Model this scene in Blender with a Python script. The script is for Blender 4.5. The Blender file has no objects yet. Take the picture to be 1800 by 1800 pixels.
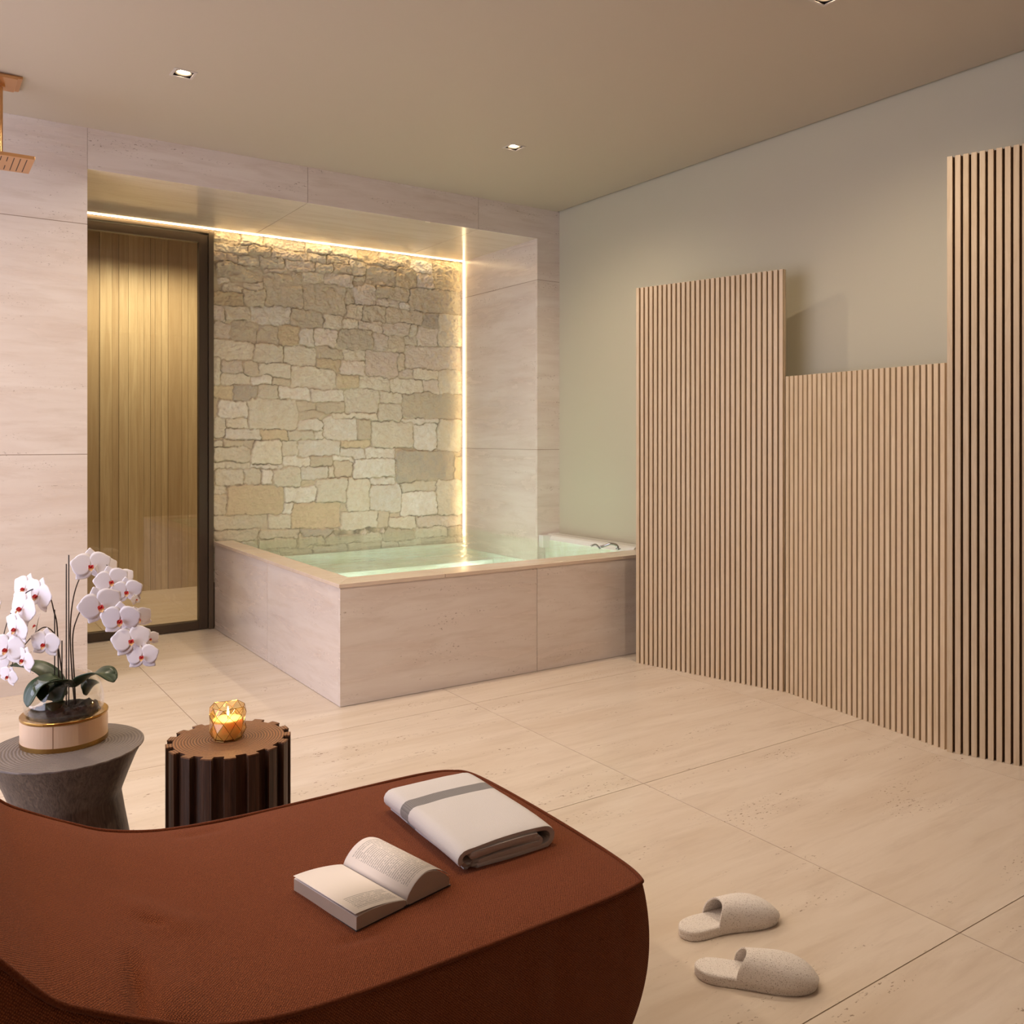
import bpy, bmesh, math, random
import numpy as np
from mathutils import Vector, Matrix, noise
random.seed(7)
SC = bpy.context.scene
COL = SC.collection
PI = math.pi

# ------------------------------------------------------------------ helpers
def lin(r, g, b, a=1.0):
    def f(c):
        c /= 255.0
        return c / 12.92 if c <= 0.04045 else ((c + 0.055) / 1.055) ** 2.4
    return (f(r), f(g), f(b), a)

def mesh(name, verts, faces, mats, parent=None, smooth=False, midx=None, rnd=None):
    me = bpy.data.meshes.new(name)
    me.from_pydata([tuple(v) for v in verts], [], faces)
    if not isinstance(mats, (list, tuple)): mats = [mats]
    for m in mats: me.materials.append(m)
    if midx is not None: me.polygons.foreach_set('material_index', midx)
    if smooth: me.polygons.foreach_set('use_smooth', [True] * len(me.polygons))
    if rnd is not None:
        at = me.attributes.new('rnd', 'FLOAT', 'POINT'); at.data.foreach_set('value', rnd)
    me.update()
    o = bpy.data.objects.new(name, me)
    COL.objects.link(o)
    if parent: o.parent = parent
    return o

class MB:
    def __init__(s): s.v = []; s.f = []; s.m = []; s.r = []
    def add(s, vs, fs, mi=0, rnd=0.0):
        n = len(s.v); s.v += [tuple(v) for v in vs]
        s.f += [tuple(i + n for i in f) for f in fs]; s.m += [mi] * len(fs); s.r += [rnd] * len(vs)
        return s
    def box(s, x0, y0, z0, x1, y1, z1, mi=0, rnd=0.0, M=None):
        vs = [(x, y, z) for z in (z0, z1) for y in (y0, y1) for x in (x0, x1)]
        if M is not None: vs = [M @ Vector(v) for v in vs]
        return s.add(vs, [(0, 2, 3, 1), (4, 5, 7, 6), (0, 1, 5, 4), (2, 6, 7, 3), (0, 4, 6, 2), (1, 3, 7, 5)], mi, rnd)
    def lathe(s, prof, n=48, c=(0, 0, 0), mi=0, closed=False):
        vs = []; fs = []
        m = len(prof)
        for i in range(n):
            a = 2 * PI * i / n
            for r, z in prof: vs.append((c[0] + r * math.cos(a), c[1] + r * math.sin(a), c[2] + z))
        rng = m if closed else m - 1
        for i in range(n):
            j = (i + 1) % n
            for k in range(rng):
                l = (k + 1) % m
                fs.append((i * m + k, j * m + k, j * m + l, i * m + l))
        return s.add(vs, fs, mi)
    def tube(s, pts, r, n=8, mi=0, cap=True):
        pts = [Vector(p) for p in pts]
        vs = []; fs = []
        up = Vector((0, 0, 1))
        t0 = (pts[1] - pts[0]).normalized()
        a = t0.cross(up)
        if a.length < 1e-3: a = t0.cross(Vector((1, 0, 0)))
        a.normalize()
        for i, p in enumerate(pts):
            t = (pts[min(i + 1, len(pts) - 1)] - pts[max(i - 1, 0)]).normalized()
            a = (a - t * a.dot(t)).normalized(); b = t.cross(a)
            rr = r[i] if isinstance(r, (list, tuple)) else r
            for k in range(n):
                an = 2 * PI * k / n
                vs.append(p + (a * math.cos(an) + b * math.sin(an)) * rr)
        for i in range(len(pts) - 1):
            for k in range(n):
                l = (k + 1) % n
                fs.append((i * n + k, i * n + l, (i + 1) * n + l, (i + 1) * n + k))
        if cap:
            fs.append(tuple(range(n - 1, -1, -1))); fs.append(tuple((len(pts) - 1) * n + k for k in range(n)))
        return s.add(vs, fs, mi)
    def build(s, name, mats, parent=None, smooth=False):
        return mesh(name, s.v, s.f, mats, parent, smooth, s.m, s.r)

def spline(pts, n=8):
    P = [Vector(p) for p in pts]; P = [P[0] * 2 - P[1]] + P + [P[-1] * 2 - P[-2]]
    out = []
    for i in range(1, len(P) - 2):
        for k in range(n):
            t = k / n
            a, b, c, d = P[i - 1], P[i], P[i + 1], P[i + 2]
            out.append(0.5 * ((2 * b) + (c - a) * t + (2 * a - 5 * b + 4 * c - d) * t * t + (3 * b - a - 3 * c + d) * t ** 3))
    out.append(P[-2].copy())
    return out

def tag(o, label=None, cat=None, group=None, kind=None):
    if label: o['label'] = label
    if cat: o['category'] = cat
    if group: o['group'] = group
    if kind: o['kind'] = kind
    return o

def empty(name, loc, label, cat, group=None, rz=0.0):
    o = bpy.data.objects.new(name, None); COL.objects.link(o)
    o.location = loc; o.rotation_euler = (0, 0, rz); o.empty_display_size = 0.05
    return tag(o, label, cat, group)

def bevel(o, w=0.002, seg=2, ang=35):
    m = o.modifiers.new('b', 'BEVEL'); m.width = w; m.segments = seg; m.limit_method = 'ANGLE'; m.angle_limit = math.radians(ang)
    return o

# ------------------------------------------------------------------ materials
class NT:
    def __init__(s, name):
        s.m = bpy.data.materials.new(name); s.m.use_nodes = True
        s.t = s.m.node_tree; s.t.nodes.clear()
        s.out = s.t.nodes.new('ShaderNodeOutputMaterial')
    def n(s, typ, ins=None, **kw):
        nd = s.t.nodes.new('ShaderNode' + typ)
        for k, v in kw.items(): setattr(nd, k, v)
        for k, v in (ins or {}).items():
            sk = nd.inputs[k]
            if isinstance(v, bpy.types.NodeSocket): s.t.links.new(v, sk)
            else: sk.default_value = v
        return nd
    def l(s, a, b): s.t.links.new(a, b)
    def mix(s, f, a, b, bt='MIX'):
        nd = s.t.nodes.new('ShaderNodeMix'); nd.data_type = 'RGBA'; nd.blend_type = bt
        for i, v in ((0, f), (6, a), (7, b)):
            if isinstance(v, bpy.types.NodeSocket): s.t.links.new(v, nd.inputs[i])
            else: nd.inputs[i].default_value = v
        return nd.outputs[2]
    def math(s, op, a, b=0.5, c=None):
        nd = s.t.nodes.new('ShaderNodeMath'); nd.operation = op
        for i, v in enumerate((a, b, c)):
            if v is None: continue
            if isinstance(v, bpy.types.NodeSocket): s.t.links.new(v, nd.inputs[i])
            else: nd.inputs[i].default_value = v
        return nd.outputs[0]
    def ramp(s, f, stops):
        nd = s.t.nodes.new('ShaderNodeValToRGB'); cr = nd.color_ramp
        while len(cr.elements) < len(stops): cr.elements.new(0.5)
        for e, (p, c) in zip(cr.elements, stops):
            e.position = p; e.color = c if len(c) == 4 else (*c, 1)
        s.l(f, nd.inputs[0]); return nd.outputs[0]
    def mr(s, f, a, b, c=0.0, d=1.0):
        nd = s.n('MapRange', {'Value': f, 'From Min': a, 'From Max': b, 'To Min': c, 'To Max': d}); return nd.outputs[0]
    def obj(s, scale=(1, 1, 1), rnd=0.0):
        tc = s.n('TexCoord').outputs['Object']
        if rnd:
            at = s.n('Attribute', attribute_name='rnd').outputs['Fac']
            off = s.n('CombineXYZ', {0: s.math('MULTIPLY', at, rnd), 1: s.math('MULTIPLY', at, rnd * 1.7), 2: s.math('MULTIPLY', at, rnd * 0.6)}).outputs[0]
            tc = s.n('VectorMath', {0: tc, 1: off}, operation='ADD').outputs[0]
        return s.n('Mapping', {'Vector': tc, 'Scale': scale}).outputs[0]
    def noise(s, vec, scale, detail=4, rough=0.55, dist=0.0):
        return s.n('TexNoise', {'Vector': vec, 'Scale': scale, 'Detail': detail, 'Roughness': rough, 'Distortion': dist}).outputs[0]
    def bump(s, h, strength=0.3, dist=0.01, normal=None):
        i = {'Height': h, 'Strength': strength, 'Distance': dist}
        if normal is not None: i['Normal'] = normal
        return s.n('Bump', i).outputs[0]
    def bsdf(s, **k):
        ins = {}
        names = {'col': 'Base Color', 'rough': 'Roughness', 'metal': 'Metallic', 'nor': 'Normal', 'spec': 'Specular IOR Level',
                 'sheen': 'Sheen Weight', 'em': 'Emission Color', 'es': 'Emission Strength', 'sss': 'Subsurface Weight', 'trans': 'Transmission Weight', 'coat': 'Coat Weight', 'ior': 'IOR'}
        for a, v in k.items(): ins[names[a]] = v
        b = s.n('BsdfPrincipled', ins); s.l(b.outputs[0], s.out.inputs[0]); return b

def simple(name, col, rough=0.5, metal=0.0, **k):
    t = NT(name); t.bsdf(col=col, rough=rough, metal=metal, **k); return t.m

def emis(name, col, st):
    t = NT(name); e = t.n('Emission', {'Color': col, 'Strength': st}); t.l(e.outputs[0], t.out.inputs[0]); return t.m

def travertine(name, sc, base, base2, rough, pit=1.0):
    # sc: scale vector: small along the veins, large across
    t = NT(name)
    v = t.obj(sc, rnd=3.7)
    cloud = t.noise(v, 1.6, 5, 0.6, 0.6)
    band = t.noise(v, 4.5, 6, 0.65, 0.4)
    c = t.mix(t.mr(cloud, .35, .68), base, base2)
    c = t.mix(t.math('MULTIPLY', t.mr(band, .5, .75), .35), c, lin(186, 165, 145))
    vf = t.obj((sc[0] * 22, sc[1] * 22, sc[2] * 22) if False else tuple(30 if q > 2 else 14 for q in sc), rnd=2.1)
    pits = t.noise(vf, 4.2, 3, 0.6)
    zone = t.noise(v, 3.1, 3, 0.6)
    pm = t.math('MULTIPLY', t.mr(pits, .62, .66), t.mr(zone, .55, .62))
    pm = t.math('MULTIPLY', pm, pit)
    c = t.mix(t.math('MULTIPLY', pm, .75), c, lin(122, 98, 76))
    rr = t.mr(cloud, .3, .7, rough * .85, rough * 1.25)
    fine = t.noise(t.obj((1, 1, 1)), 3.0, 2)
    h = t.math('MULTIPLY', fine, .12)
    t.bsdf(col=c, rough=rr, nor=t.bump(h, .25, .01), spec=.5)
    return t.m

M = {}
M['floor'] = travertine('floor_travertine', (.7, 4.5, 4.5), lin(226, 212, 196), lin(214, 197, 178), .2, 1.0)
M['wall_t'] = travertine('wall_travertine', (.7, .7, 5.0), lin(226, 215, 205), lin(214, 199, 187), .24, .8)
M['wall_ty'] = M['wall_t']
M['soffit'] = travertine('soffit_travertine', (.7, 4.5, 4.5), lin(226, 214, 200), lin(214, 198, 180), .14, .4)
M['grout'] = simple('grout', lin(150, 128, 108), .8)
M['ceil'] = simple('ceiling_paint', lin(190, 177, 159), .55)
M['paint'] = simple('right_wall_paint', lin(190, 183, 160), .6)
M['plainwall'] = simple('plain_wall', lin(205, 198, 190), .7)
M['darkwall'] = simple('dark_rear_wall', lin(140, 118, 100), .7)
M['darkgap'] = simple('dark_gap', lin(34, 26, 18), .95)
M['bronze'] = simple('bronze_frame', lin(104, 92, 80), .38, .5)
M['copper'] = simple('copper_metal', lin(218, 168, 118), .3, .85)
M['brass'] = simple('brass_metal', lin(176, 138, 78), .22, 1.0)
M['chrome'] = simple('chrome', lin(200, 200, 205), .12, 1.0)
M['acrylic'] = simple('white_acrylic', lin(226, 222, 216), .2)
M['trimwhite'] = simple('lamp_trim_white', lin(200, 190, 180), .6)
M['black'] = simple('lamp_recess_black', lin(28, 22, 18), .7)
M['reflector'] = simple('lamp_reflector', lin(190, 176, 158), .4, .5)
M['bulb'] = emis('lamp_bulb', (1, .82, .6, 1), 45)
M['led'] = emis('led_line', (1, .71, .37, 1), 17)
M['poollamp'] = emis('pool_lamp_light', (.88, 1.0, .90, 1), 68)

def wood_slat():
    t = NT('oak_slat')
    v = t.obj((18, 18, 1.1), rnd=5.0)
    g = t.noise(v, 3.0, 6, .65, 1.2)
    g2 = t.noise(t.obj((60, 60, 1.5), rnd=5.0), 6, 3)
    c = t.mix(t.mr(g, .3, .7), lin(214, 194, 164), lin(192, 168, 134))
    c = t.mix(t.math('MULTIPLY', t.mr(g2, .55, .7), .35), c, lin(176, 140, 98))
    r = t.n('Attribute', attribute_name='rnd').outputs['Fac']
    c = t.mix(t.mr(t.math('FRACT', t.math('MULTIPLY', r, 7.31)), 0, 1, 0, .45), c, lin(206, 180, 150))
    t.bsdf(col=c, rough=.48, nor=t.bump(g, .15, .004)); return t.m
M['slat'] = wood_slat()
M['slatback'] = simple('slat_backing_felt', lin(72, 48, 28), .9)

def plank():
    t = NT('sauna_planks')
    v = t.obj((9, 9, .5), rnd=5.0)
    g = t.noise(v, 3.5, 6, .6, .8)
    r = t.n('Attribute', attribute_name='rnd').outputs['Fac']
    c = t.mix(t.mr(g, .3, .7), lin(216, 200, 168), lin(190, 170, 136))
    c = t.mix(t.mr(t.math('FRACT', t.math('MULTIPLY', r, 7.31)), 0, 1, 0, .55), c, lin(164, 138, 104))
    t.bsdf(col=c, rough=.55, nor=t.bump(g, .2, .004)); return t.m
M['plank'] = plank()

def thin_glass(name, tint, refl_rough=0.0, amt=1.0, normal_noise=None):
    t = NT(name)
    tr = t.n('BsdfTransparent', {'Color': tint})
    gl = t.n('BsdfGlossy', {'Color': (1, 1, 1, 1), 'Roughness': refl_rough})
    bf = t.n('NewGeometry').outputs['Backfacing']
    fr = t.n('Fresnel', {'IOR': t.mr(bf, 0, 1, 1.5, 1 / 1.5)})
    f = t.math('MULTIPLY', fr.outputs[0], amt)
    mx = t.n('MixShader', {0: f, 1: tr.outputs[0], 2: gl.outputs[0]})
    t.l(mx.outputs[0], t.out.inputs[0]); return t.m
M['doorglass'] = thin_glass('door_glass', (.95, .92, .84, 1), 0, 1.3)
M['bowlglass'] = thin_glass('bowl_glass', (.97, .97, .96, 1), 0, .9)
M['amber'] = thin_glass('amber_glass', (.99, .90, .70, 1), .05, 1.0)
M['winglass'] = thin_glass('window_glass', (.97, .98, 1, 1), 0, .6)

def water():
    t = NT('water')
    v = t.obj((1.0, 2.6, 1))
    n1 = t.noise(v, 4.0, 5, .62, .9)
    nor = t.bump(n1, .7, .04)
    tr = t.n('BsdfTransparent', {'Color': (.97, .995, .975, 1)})
    gl = t.n('BsdfGlossy', {'Color': (1, 1, 1, 1), 'Roughness': .02, 'Normal': nor})
    fr = t.n('Fresnel', {'IOR': 1.33, 'Normal': nor})
    mx = t.n('MixShader', {0: fr.outputs[0], 1: tr.outputs[0], 2: gl.outputs[0]})
    t.l(mx.outputs[0], t.out.inputs[0]); return t.m
M['water'] = water()
def basin():
    t = NT('basin_shell')
    v = t.obj((1.0, 2.2, 1))
    n1 = t.noise(v, 3.0, 4, .6, 1.0)
    c = t.mix(t.mr(n1, .4, .62), lin(224, 232, 212), lin(236, 246, 238))
    t.bsdf(col=c, rough=.35); return t.m
M['basin'] = basin()

def fabric():
    t = NT('rust_fabric')
    tc = t.n('TexCoord').outputs['UV']
    big = t.noise(t.obj((1, 1, 1)), 14, 4)
    f1 = t.n('TexWave', {'Vector': t.n('Mapping', {'Vector': tc, 'Rotation': (0, 0, .7)}).outputs[0], 'Scale': 95, 'Distortion': 3.5, 'Detail': 2, 'Detail Scale': 2.0}).outputs[1]
    f2 = t.n('TexWave', {'Vector': t.n('Mapping', {'Vector': tc, 'Rotation': (0, 0, -.8)}).outputs[0], 'Scale': 95, 'Distortion': 3.5, 'Detail': 2, 'Detail Scale': 2.0}).outputs[1]
    w = t.math('MULTIPLY', f1, f2)
    fn = t.noise(t.obj((1, 1, 1)), 420, 2)
    h = t.math('ADD', w, t.math('MULTIPLY', fn, .8))
    c = t.mix(t.mr(h, .3, 1.2), lin(90, 44, 24), lin(160, 90, 54))
    c = t.mix(t.math('MULTIPLY', t.mr(big, .4, .7), .3), c, lin(116, 58, 32))
    t.bsdf(col=c, rough=.95, nor=t.bump(h, .55, .003), sheen=.06, spec=.1); return t.m
M['fabric'] = fabric()

def towel_mat():
    t = NT('towel_cloth')
    tc = t.n('TexCoord').outputs['Object']
    y = t.n('SeparateXYZ', {0: tc}).outputs[1]
    band = t.math('MULTIPLY', t.math('GREATER_THAN', y, .045), t.math('LESS_THAN', y, .082))
    fn = t.noise(tc, 500, 2)
    rib = t.math('FRACT', t.math('MULTIPLY', y, 260))
    rib2 = t.math('FRACT', t.math('MULTIPLY', t.n('SeparateXYZ', {0: tc}).outputs[0], 260))
    grey = t.mix(t.mr(t.math('MULTIPLY', rib, rib2), 0, .6), lin(112, 108, 106), lin(150, 144, 140))
    c = t.mix(band, lin(214, 208, 204), grey)
    t.bsdf(col=c, rough=.95, nor=t.bump(fn, .35, .002), sheen=.3, spec=.1); return t.m
M['towel'] = towel_mat()

def slipper_mat():
    t = NT('slipper_felt')
    tc = t.n('TexCoord').outputs['Object']
    a = t.noise(tc, 420, 2, .6); b = t.noise(tc, 160, 3)
    c = t.mix(t.mr(a, .57, .68), lin(244, 236, 230), lin(176, 160, 150))
    t.bsdf(col=c, rough=.95, nor=t.bump(t.math('ADD', a, b), .5, .003), spec=.1); return t.m
M['slipper'] = slipper_mat()

def dark_wood(name, c1, c2, sc=(14, 14, .9)):
    t = NT(name)
    v = t.obj(sc)
    g = t.noise(v, 2.6, 6, .6, 1.6)
    g2 = t.noise(v, 9, 4, .6, .5)
    c = t.mix(t.mr(g, .3, .7), c1, c2)
    c = t.mix(t.math('MULTIPLY', t.mr(g2, .5, .7), .5), c, c1)
    t.bsdf(col=c, rough=.5, nor=t.bump(g, .3, .005)); return t.m
M['stump'] = dark_wood('walnut_stump', lin(44, 28, 18), lin(92, 62, 42), (20, 20, .8))
M['greywood'] = dark_wood('grey_brown_wood', lin(58, 48, 42), lin(112, 96, 82), (34, 34, 1.6))

def rings(name, c1, c2, scale, off=(0, 0)):
    t = NT(name)
    tc = t.n('TexCoord').outputs['Object']
    v = t.n('Mapping', {'Vector': tc, 'Location': (off[0], off[1], 0), 'Scale': (1, 1, 0)}).outputs[0]
    w = t.n('TexWave', {'Vector': v, 'Scale': scale, 'Distortion': 1.6, 'Detail': 3, 'Detail Scale': 1.5}, wave_type='RINGS', rings_direction='Z').outputs[1]
    fn = t.noise(tc, 260, 3)
    c = t.mix(w, c1, c2)
    c = t.mix(t.math('MULTIPLY', t.mr(fn, .5, .7), .6), c, c1)
    t.bsdf(col=c, rough=.55, nor=t.bump(t.math('ADD', w, fn), .35, .003)); return t.m
M['stumptop'] = rings('stump_end_grain', lin(92, 58, 36), lin(158, 112, 74), 42)
M['tabletop'] = rings('grey_end_grain', lin(104, 94, 90), lin(132, 122, 116), 40, (-.04, 0))

M['ivory'] = simple('ivory_leather', lin(222, 190, 158), .3)
M['seam'] = simple('ivory_seam', lin(150, 116, 88), .5)
def bark():
    t = NT('bark'); g = t.noise(t.obj((1, 1, 1)), 60, 5)
    c = t.mix(t.mr(g, .35, .65), lin(22, 16, 14), lin(66, 50, 42)); t.bsdf(col=c, rough=.7, nor=t.bump(g, .6, .01)); return t.m
M['bark'] = bark()
def leaf():
    t = NT('orchid_leaf'); g = t.noise(t.obj((1, 1, 1)), 24, 3)
    c = t.mix(g, lin(22, 40, 30), lin(52, 76, 44)); t.bsdf(col=c, rough=.35, spec=.5, nor=t.bump(g, .1, .01)); return t.m
M['leaf'] = leaf()
M['stem'] = simple('orchid_stem', lin(62, 46, 34), .5)
M['stake'] = simple('dark_stake', lin(34, 22, 20), .5)
def petal():
    t = NT('orchid_petal')
    g = t.noise(t.obj((1, 1, 1)), 90, 2)
    c = t.mix(g, lin(248, 243, 244), lin(242, 234, 238))
    t.bsdf(col=c, rough=.6, nor=t.bump(g, .1, .003), sss=.0)
    return t.m
M['petal'] = petal()
M['lip'] = simple('orchid_lip_red', lin(190, 42, 40), .5)
M['lipy'] = simple('orchid_lip_yellow', lin(236, 190, 130), .5)
M['wax'] = simple('candle_wax', lin(250, 226, 180), .45, sss=.3)
M['flame'] = emis('flame', (1, .72, .3, 1), 12)
M['wick'] = simple('wick', lin(40, 28, 20), .8)
M['cover'] = simple('book_cover', lin(60, 56, 60), .5)

def paper(name, text):
    t = NT(name)
    uv = t.n('TexCoord').outputs['UV']
    sp = t.n('SeparateXYZ', {0: uv}); u, v = sp.outputs[0], sp.outputs[1]
    c = lin(236, 226, 218)
    if text:
        rows = t.math('MULTIPLY', v, 36)
        row = t.math('FLOOR', rows)
        lm = t.math('LESS_THAN', t.math('FRACT', rows), .48)
        wv = t.n('CombineXYZ', {0: t.math('MULTIPLY', u, 55), 1: t.math('MULTIPLY', row, 3.7), 2: 0}).outputs[0]
        words = t.math('GREATER_THAN', t.noise(wv, 1.0, 1), .40)
        para = t.math('GREATER_THAN', t.noise(t.n('CombineXYZ', {0: t.math('MULTIPLY', u, 1.5), 1: t.math('MULTIPLY', row, .9)}).outputs[0], 1.0, 0), .30)
        k = t.math('MULTIPLY', t.math('MULTIPLY', lm, words), para)
        vm = t.math('MULTIPLY', t.math('GREATER_THAN', v, .06), t.math('LESS_THAN', v, .30 if text == 'part' else .94))
        um = t.math('MULTIPLY', t.math('GREATER_THAN', u, .11), t.math('LESS_THAN', u, .90))
        k = t.math('MULTIPLY', k, t.math('MULTIPLY', vm, um))
        c = t.mix(t.math('MULTIPLY', k, .45), c, lin(60, 55, 55))
    t.bsdf(col=c, rough=.7, spec=.2); return t.m
M['page_full'] = paper('page_full_text', 'full')
M['page_part'] = paper('page_few_lines', 'part')
def edges():
    t = NT('page_edges')
    z = t.n('SeparateXYZ', {0: t.n('TexCoord').outputs['Object']}).outputs[2]
    f = t.math('FRACT', t.math('MULTIPLY', z, 420))
    c = t.mix(f, lin(222, 208, 194), lin(176, 160, 146)); t.bsdf(col=c, rough=.8, spec=.1); return t.m
M['edges'] = edges()

# ------------------------------------------------------------------ room dimensions
YB = 4.89          # travertine wall plane
YN = 5.87          # niche back
XR = 3.724         # right wall
XL = -1.75
YF = -2.4
ZC = 2.806
ZS = 2.60          # soffit
XN0, XN1 = 0.742, 3.535
G = 0.0016

def slabs_xy(mb, xs, ys, z0, z1, clip=None):
    for i in range(len(xs) - 1):
        for j in range(len(ys) - 1):
            x0, x1, y0, y1 = xs[i], xs[i + 1], ys[j], ys[j + 1]
            mb.box(x0 + (G if i else 0), y0 + (G if j else 0), z0, x1 - (G if i < len(xs) - 2 else 0), y1 - (G if j < len(ys) - 2 else 0), z1, 0, random.random() * 5)

# floor: large slabs over a grout bed
mb = MB()
xs = [XL, -1.275, -.12, 1.035, 2.19, 3.345, XR]
ys = [YF, -1.112, .048, 1.212, 2.376, 3.54, 4.70, 5.862, 7.02, 7.70]
slabs_xy(mb, xs, ys, -.02, 0)
mb.box(XL, YF, -.05, XR, 7.7, -.0215, 1)
for x in xs[1:-1]: mb.box(x - G, YF, -.03, x + G, 7.7, -.0012, 1)
for y in ys[1:-1]: mb.box(XL, y - G, -.03, XR, y + G, -.0012, 1)
tag(mb.build('floor', [M['floor'], M['grout']]), kind='structure')

# ceiling with square holes for the downlights
DL = [(0.972, 3.93), (2.686, 3.93), (2.686, 1.968)]
HS = 0.037
def holed(mb, X0, Y0, X1, Y1, z0, z1, holes):
    xs = sorted({X0, X1} | {h[0] - HS for h in holes} | {h[0] + HS for h in holes})
    ys = sorted({Y0, Y1} | {h[1] - HS for h in holes} | {h[1] + HS for h in holes})
    for i in range(len(xs) - 1):
        for j in range(len(ys) - 1):
            cx, cy = (xs[i] + xs[i + 1]) / 2, (ys[j] + ys[j + 1]) / 2
            if any(abs(cx - h[0]) < HS and abs(cy - h[1]) < HS for h in holes): continue
            mb.box(xs[i], ys[j], z0, xs[i + 1], ys[j + 1], z1)
mb = MB(); holed(mb, XL, YF, XR - .018, YB + .12, ZC, ZC + .03, DL)
tag(mb.build('ceiling', [M['ceil']]), kind='structure')
mb = MB(); mb.box(XR - .03, YF, ZC + .02, XR + .05, YB + .1, ZC + .03); mb.box(XL - .1, YF - .1, ZC + .12, XR + .1, YB + .15, ZC + .16)
tag(mb.build('trim_1', [M['darkgap']]), kind='structure')

# right wall
mb = MB(); mb.box(XR, YF, 0, XR + .1, YN + .3, ZC + .02)
tag(mb.build('wall_right', [M['paint']]), kind='structure')
mb = MB(); mb.box(XL, YF - .1, 0, XR, YF, ZC)
tag(mb.build('wall_front', [M['darkwall']]), kind='structure')

# travertine wall round the niche
mb = MB()
ZJ = [0, 1.163, 2.32, ZC]
TH = .02
xl = [XL, -.419, XN0]
for i in range(2):
    for k in range(3):
        mb.box(xl[i] + (G if i else 0), YB, ZJ[k] + (G if k else 0), xl[i + 1] - (G if i < 1 else 0), YB + TH, ZJ[k + 1] - (G if k < 2 else 0), 0, random.random() * 5)
mb.box(XL, YB + .0012, 0, XN0 - .001, YB + .12, ZC, 1)
mb.box(XN0 - .002, YB + TH, 0, XN0, YB + .12, ZC, 0, .3)
xt = [XN0, 1.902, 3.063, XR]
for i in range(3):
    x1 = xt[i + 1] - G if i < 2 else XR
    mb.box(xt[i] + G, YB, ZS, x1, YB + TH, ZC, 0, random.random() * 5)
mb.box(XN0, YB + .0012, ZS + .002, XR, YB + .12, ZC, 1)
for k in range(3):
    z1 = ZJ[k + 1] - G if k < 2 else ZS
    mb.box(XN1, YB, ZJ[k] + (G if k else 0), XR, YB + TH, z1, 0, 1.3 + k)
    mb.box(XN1, YB + TH, ZJ[k] + (G if k else 0), XN1 + TH, YN + .05, z1, 0, 2.9 + k * .7)
mb.box(XN1 + .0012, YB + .0012, 0, XR, YN + .3, ZS, 1)
tag(mb.build('wall_back', [M['wall_t'], M['grout']]), kind='structure')
# soffit of the niche
mb = MB()
xs_ = [XN0 - .01, 1.902, 3.063, XN1 + .02]
for i in range(3):
    mb.box(xs_[i] + (G if i else 0), YB + TH, ZS, xs_[i + 1] - (G if i < 2 else 0), YN + .03, ZS + TH, 0, 1.1 * i)
mb.box(XN0 - .01, YB + TH, ZS + .0012, XR, YN + .3, ZS + .06, 1)
tag(mb.build('trim_2', [M['soffit'], M['grout']]), kind='structure')

# left wall with the big window
WY0, WY1, WZ0, WZ1 = 1.3, 4.75, .1, 2.74
mb = MB()
mb.box(XL - .15, YF, 0, XL, WY0, ZC); mb.box(XL - .15, WY1, 0, XL, YB + .12, ZC)
mb.box(XL - .15, WY0, 0, XL, WY1, WZ0); mb.box(XL - .15, WY0, WZ1, XL, WY1, ZC)
tag(mb.build('wall_left', [M['plainwall']]), kind='structure')
mb = MB()
for y in (WY0, (WY0 + WY1) / 2 - .025, WY1 - .05): mb.box(XL - .1, y, WZ0, XL - .05, y + .05, WZ1)
mb.box(XL - .1, WY0, WZ0, XL - .05, WY1, WZ0 + .05); mb.box(XL - .1, WY0, WZ1 - .05, XL - .05, WY1, WZ1)
win = tag(mb.build('window_1', [M['bronze']]), kind='structure')
mb = MB(); mb.box(XL - .08, WY0 + .05, WZ0 + .05, XL - .075, WY1 - .05, WZ1 - .05); mb.build('glass_pane', [M['winglass']], win)

# ------------------------------------------------------------------ room beyond the glass door
mb = MB()
x = .3
while x < 2.75:
    w = random.choice([.035, .05, .07, .09, .11])
    d = random.choice([0, .004, .009])
    mb.box(x + .001, 7.62 - d, 0, x + w - .001, 7.66, 2.88, 0, random.random() * 9)
    x += w
mb.box(.3, 7.655, 0, 2.8, 7.7, 2.9, 1)
mb.box(.28, YB + .12, 0, .3, 7.7, 2.9, 1, 1); mb.box(2.75, YN + .35, 0, 2.8, 7.7, 2.9, 0, 1); mb.box(.28, YN + .13, 2.601, 2.8, YN + .3, 2.95, 1)
tag(mb.build('wall_sauna', [M['plank'], M['slatback']]), kind='structure')
mb = MB(); mb.box(.28, YN + .3, 2.88, 2.8, 7.7, 2.95)
tag(mb.build('trim_3', [M['plainwall']]), kind='structure')

# door: outer casing, leaf frame, tinted pane
mb = MB()
DX0, DX1 = XN0 - .12, 1.643
mb.box(1.612, YN, 0, DX1, YN + .12, ZS); mb.box(DX0, YN, 2.572, 1.612, YN + .12, ZS); mb.box(DX0, YN, 0, DX0 + .04, YN + .12, 2.572)
door = tag(mb.build('door_1', [M['bronze']]), kind='structure'); bevel(door, .0015)
y0 = YN + .012
mb = MB()
mb.box(1.553, y0, .004, 1.608, y0 + .05, 2.562); mb.box(DX0 + .045, y0, 2.512, 1.553, y0 + .05, 2.562); mb.box(DX0 + .045, y0, .004, 1.553, y0 + .05, .058)
mb.box(DX0 + .045, y0, .058, DX0 + .1, y0 + .05, 2.512)
bevel(mb.build('leaf_frame', [simple('leaf_frame_dark', lin(84, 72, 62), .4, .5)], door), .0015)
mb = MB(); mb.box(DX0 + .1, y0 + .02, .058, 1.553, y0 + .03, 2.512); mb.build('glass_pane', [M['doorglass']], door)

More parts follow.
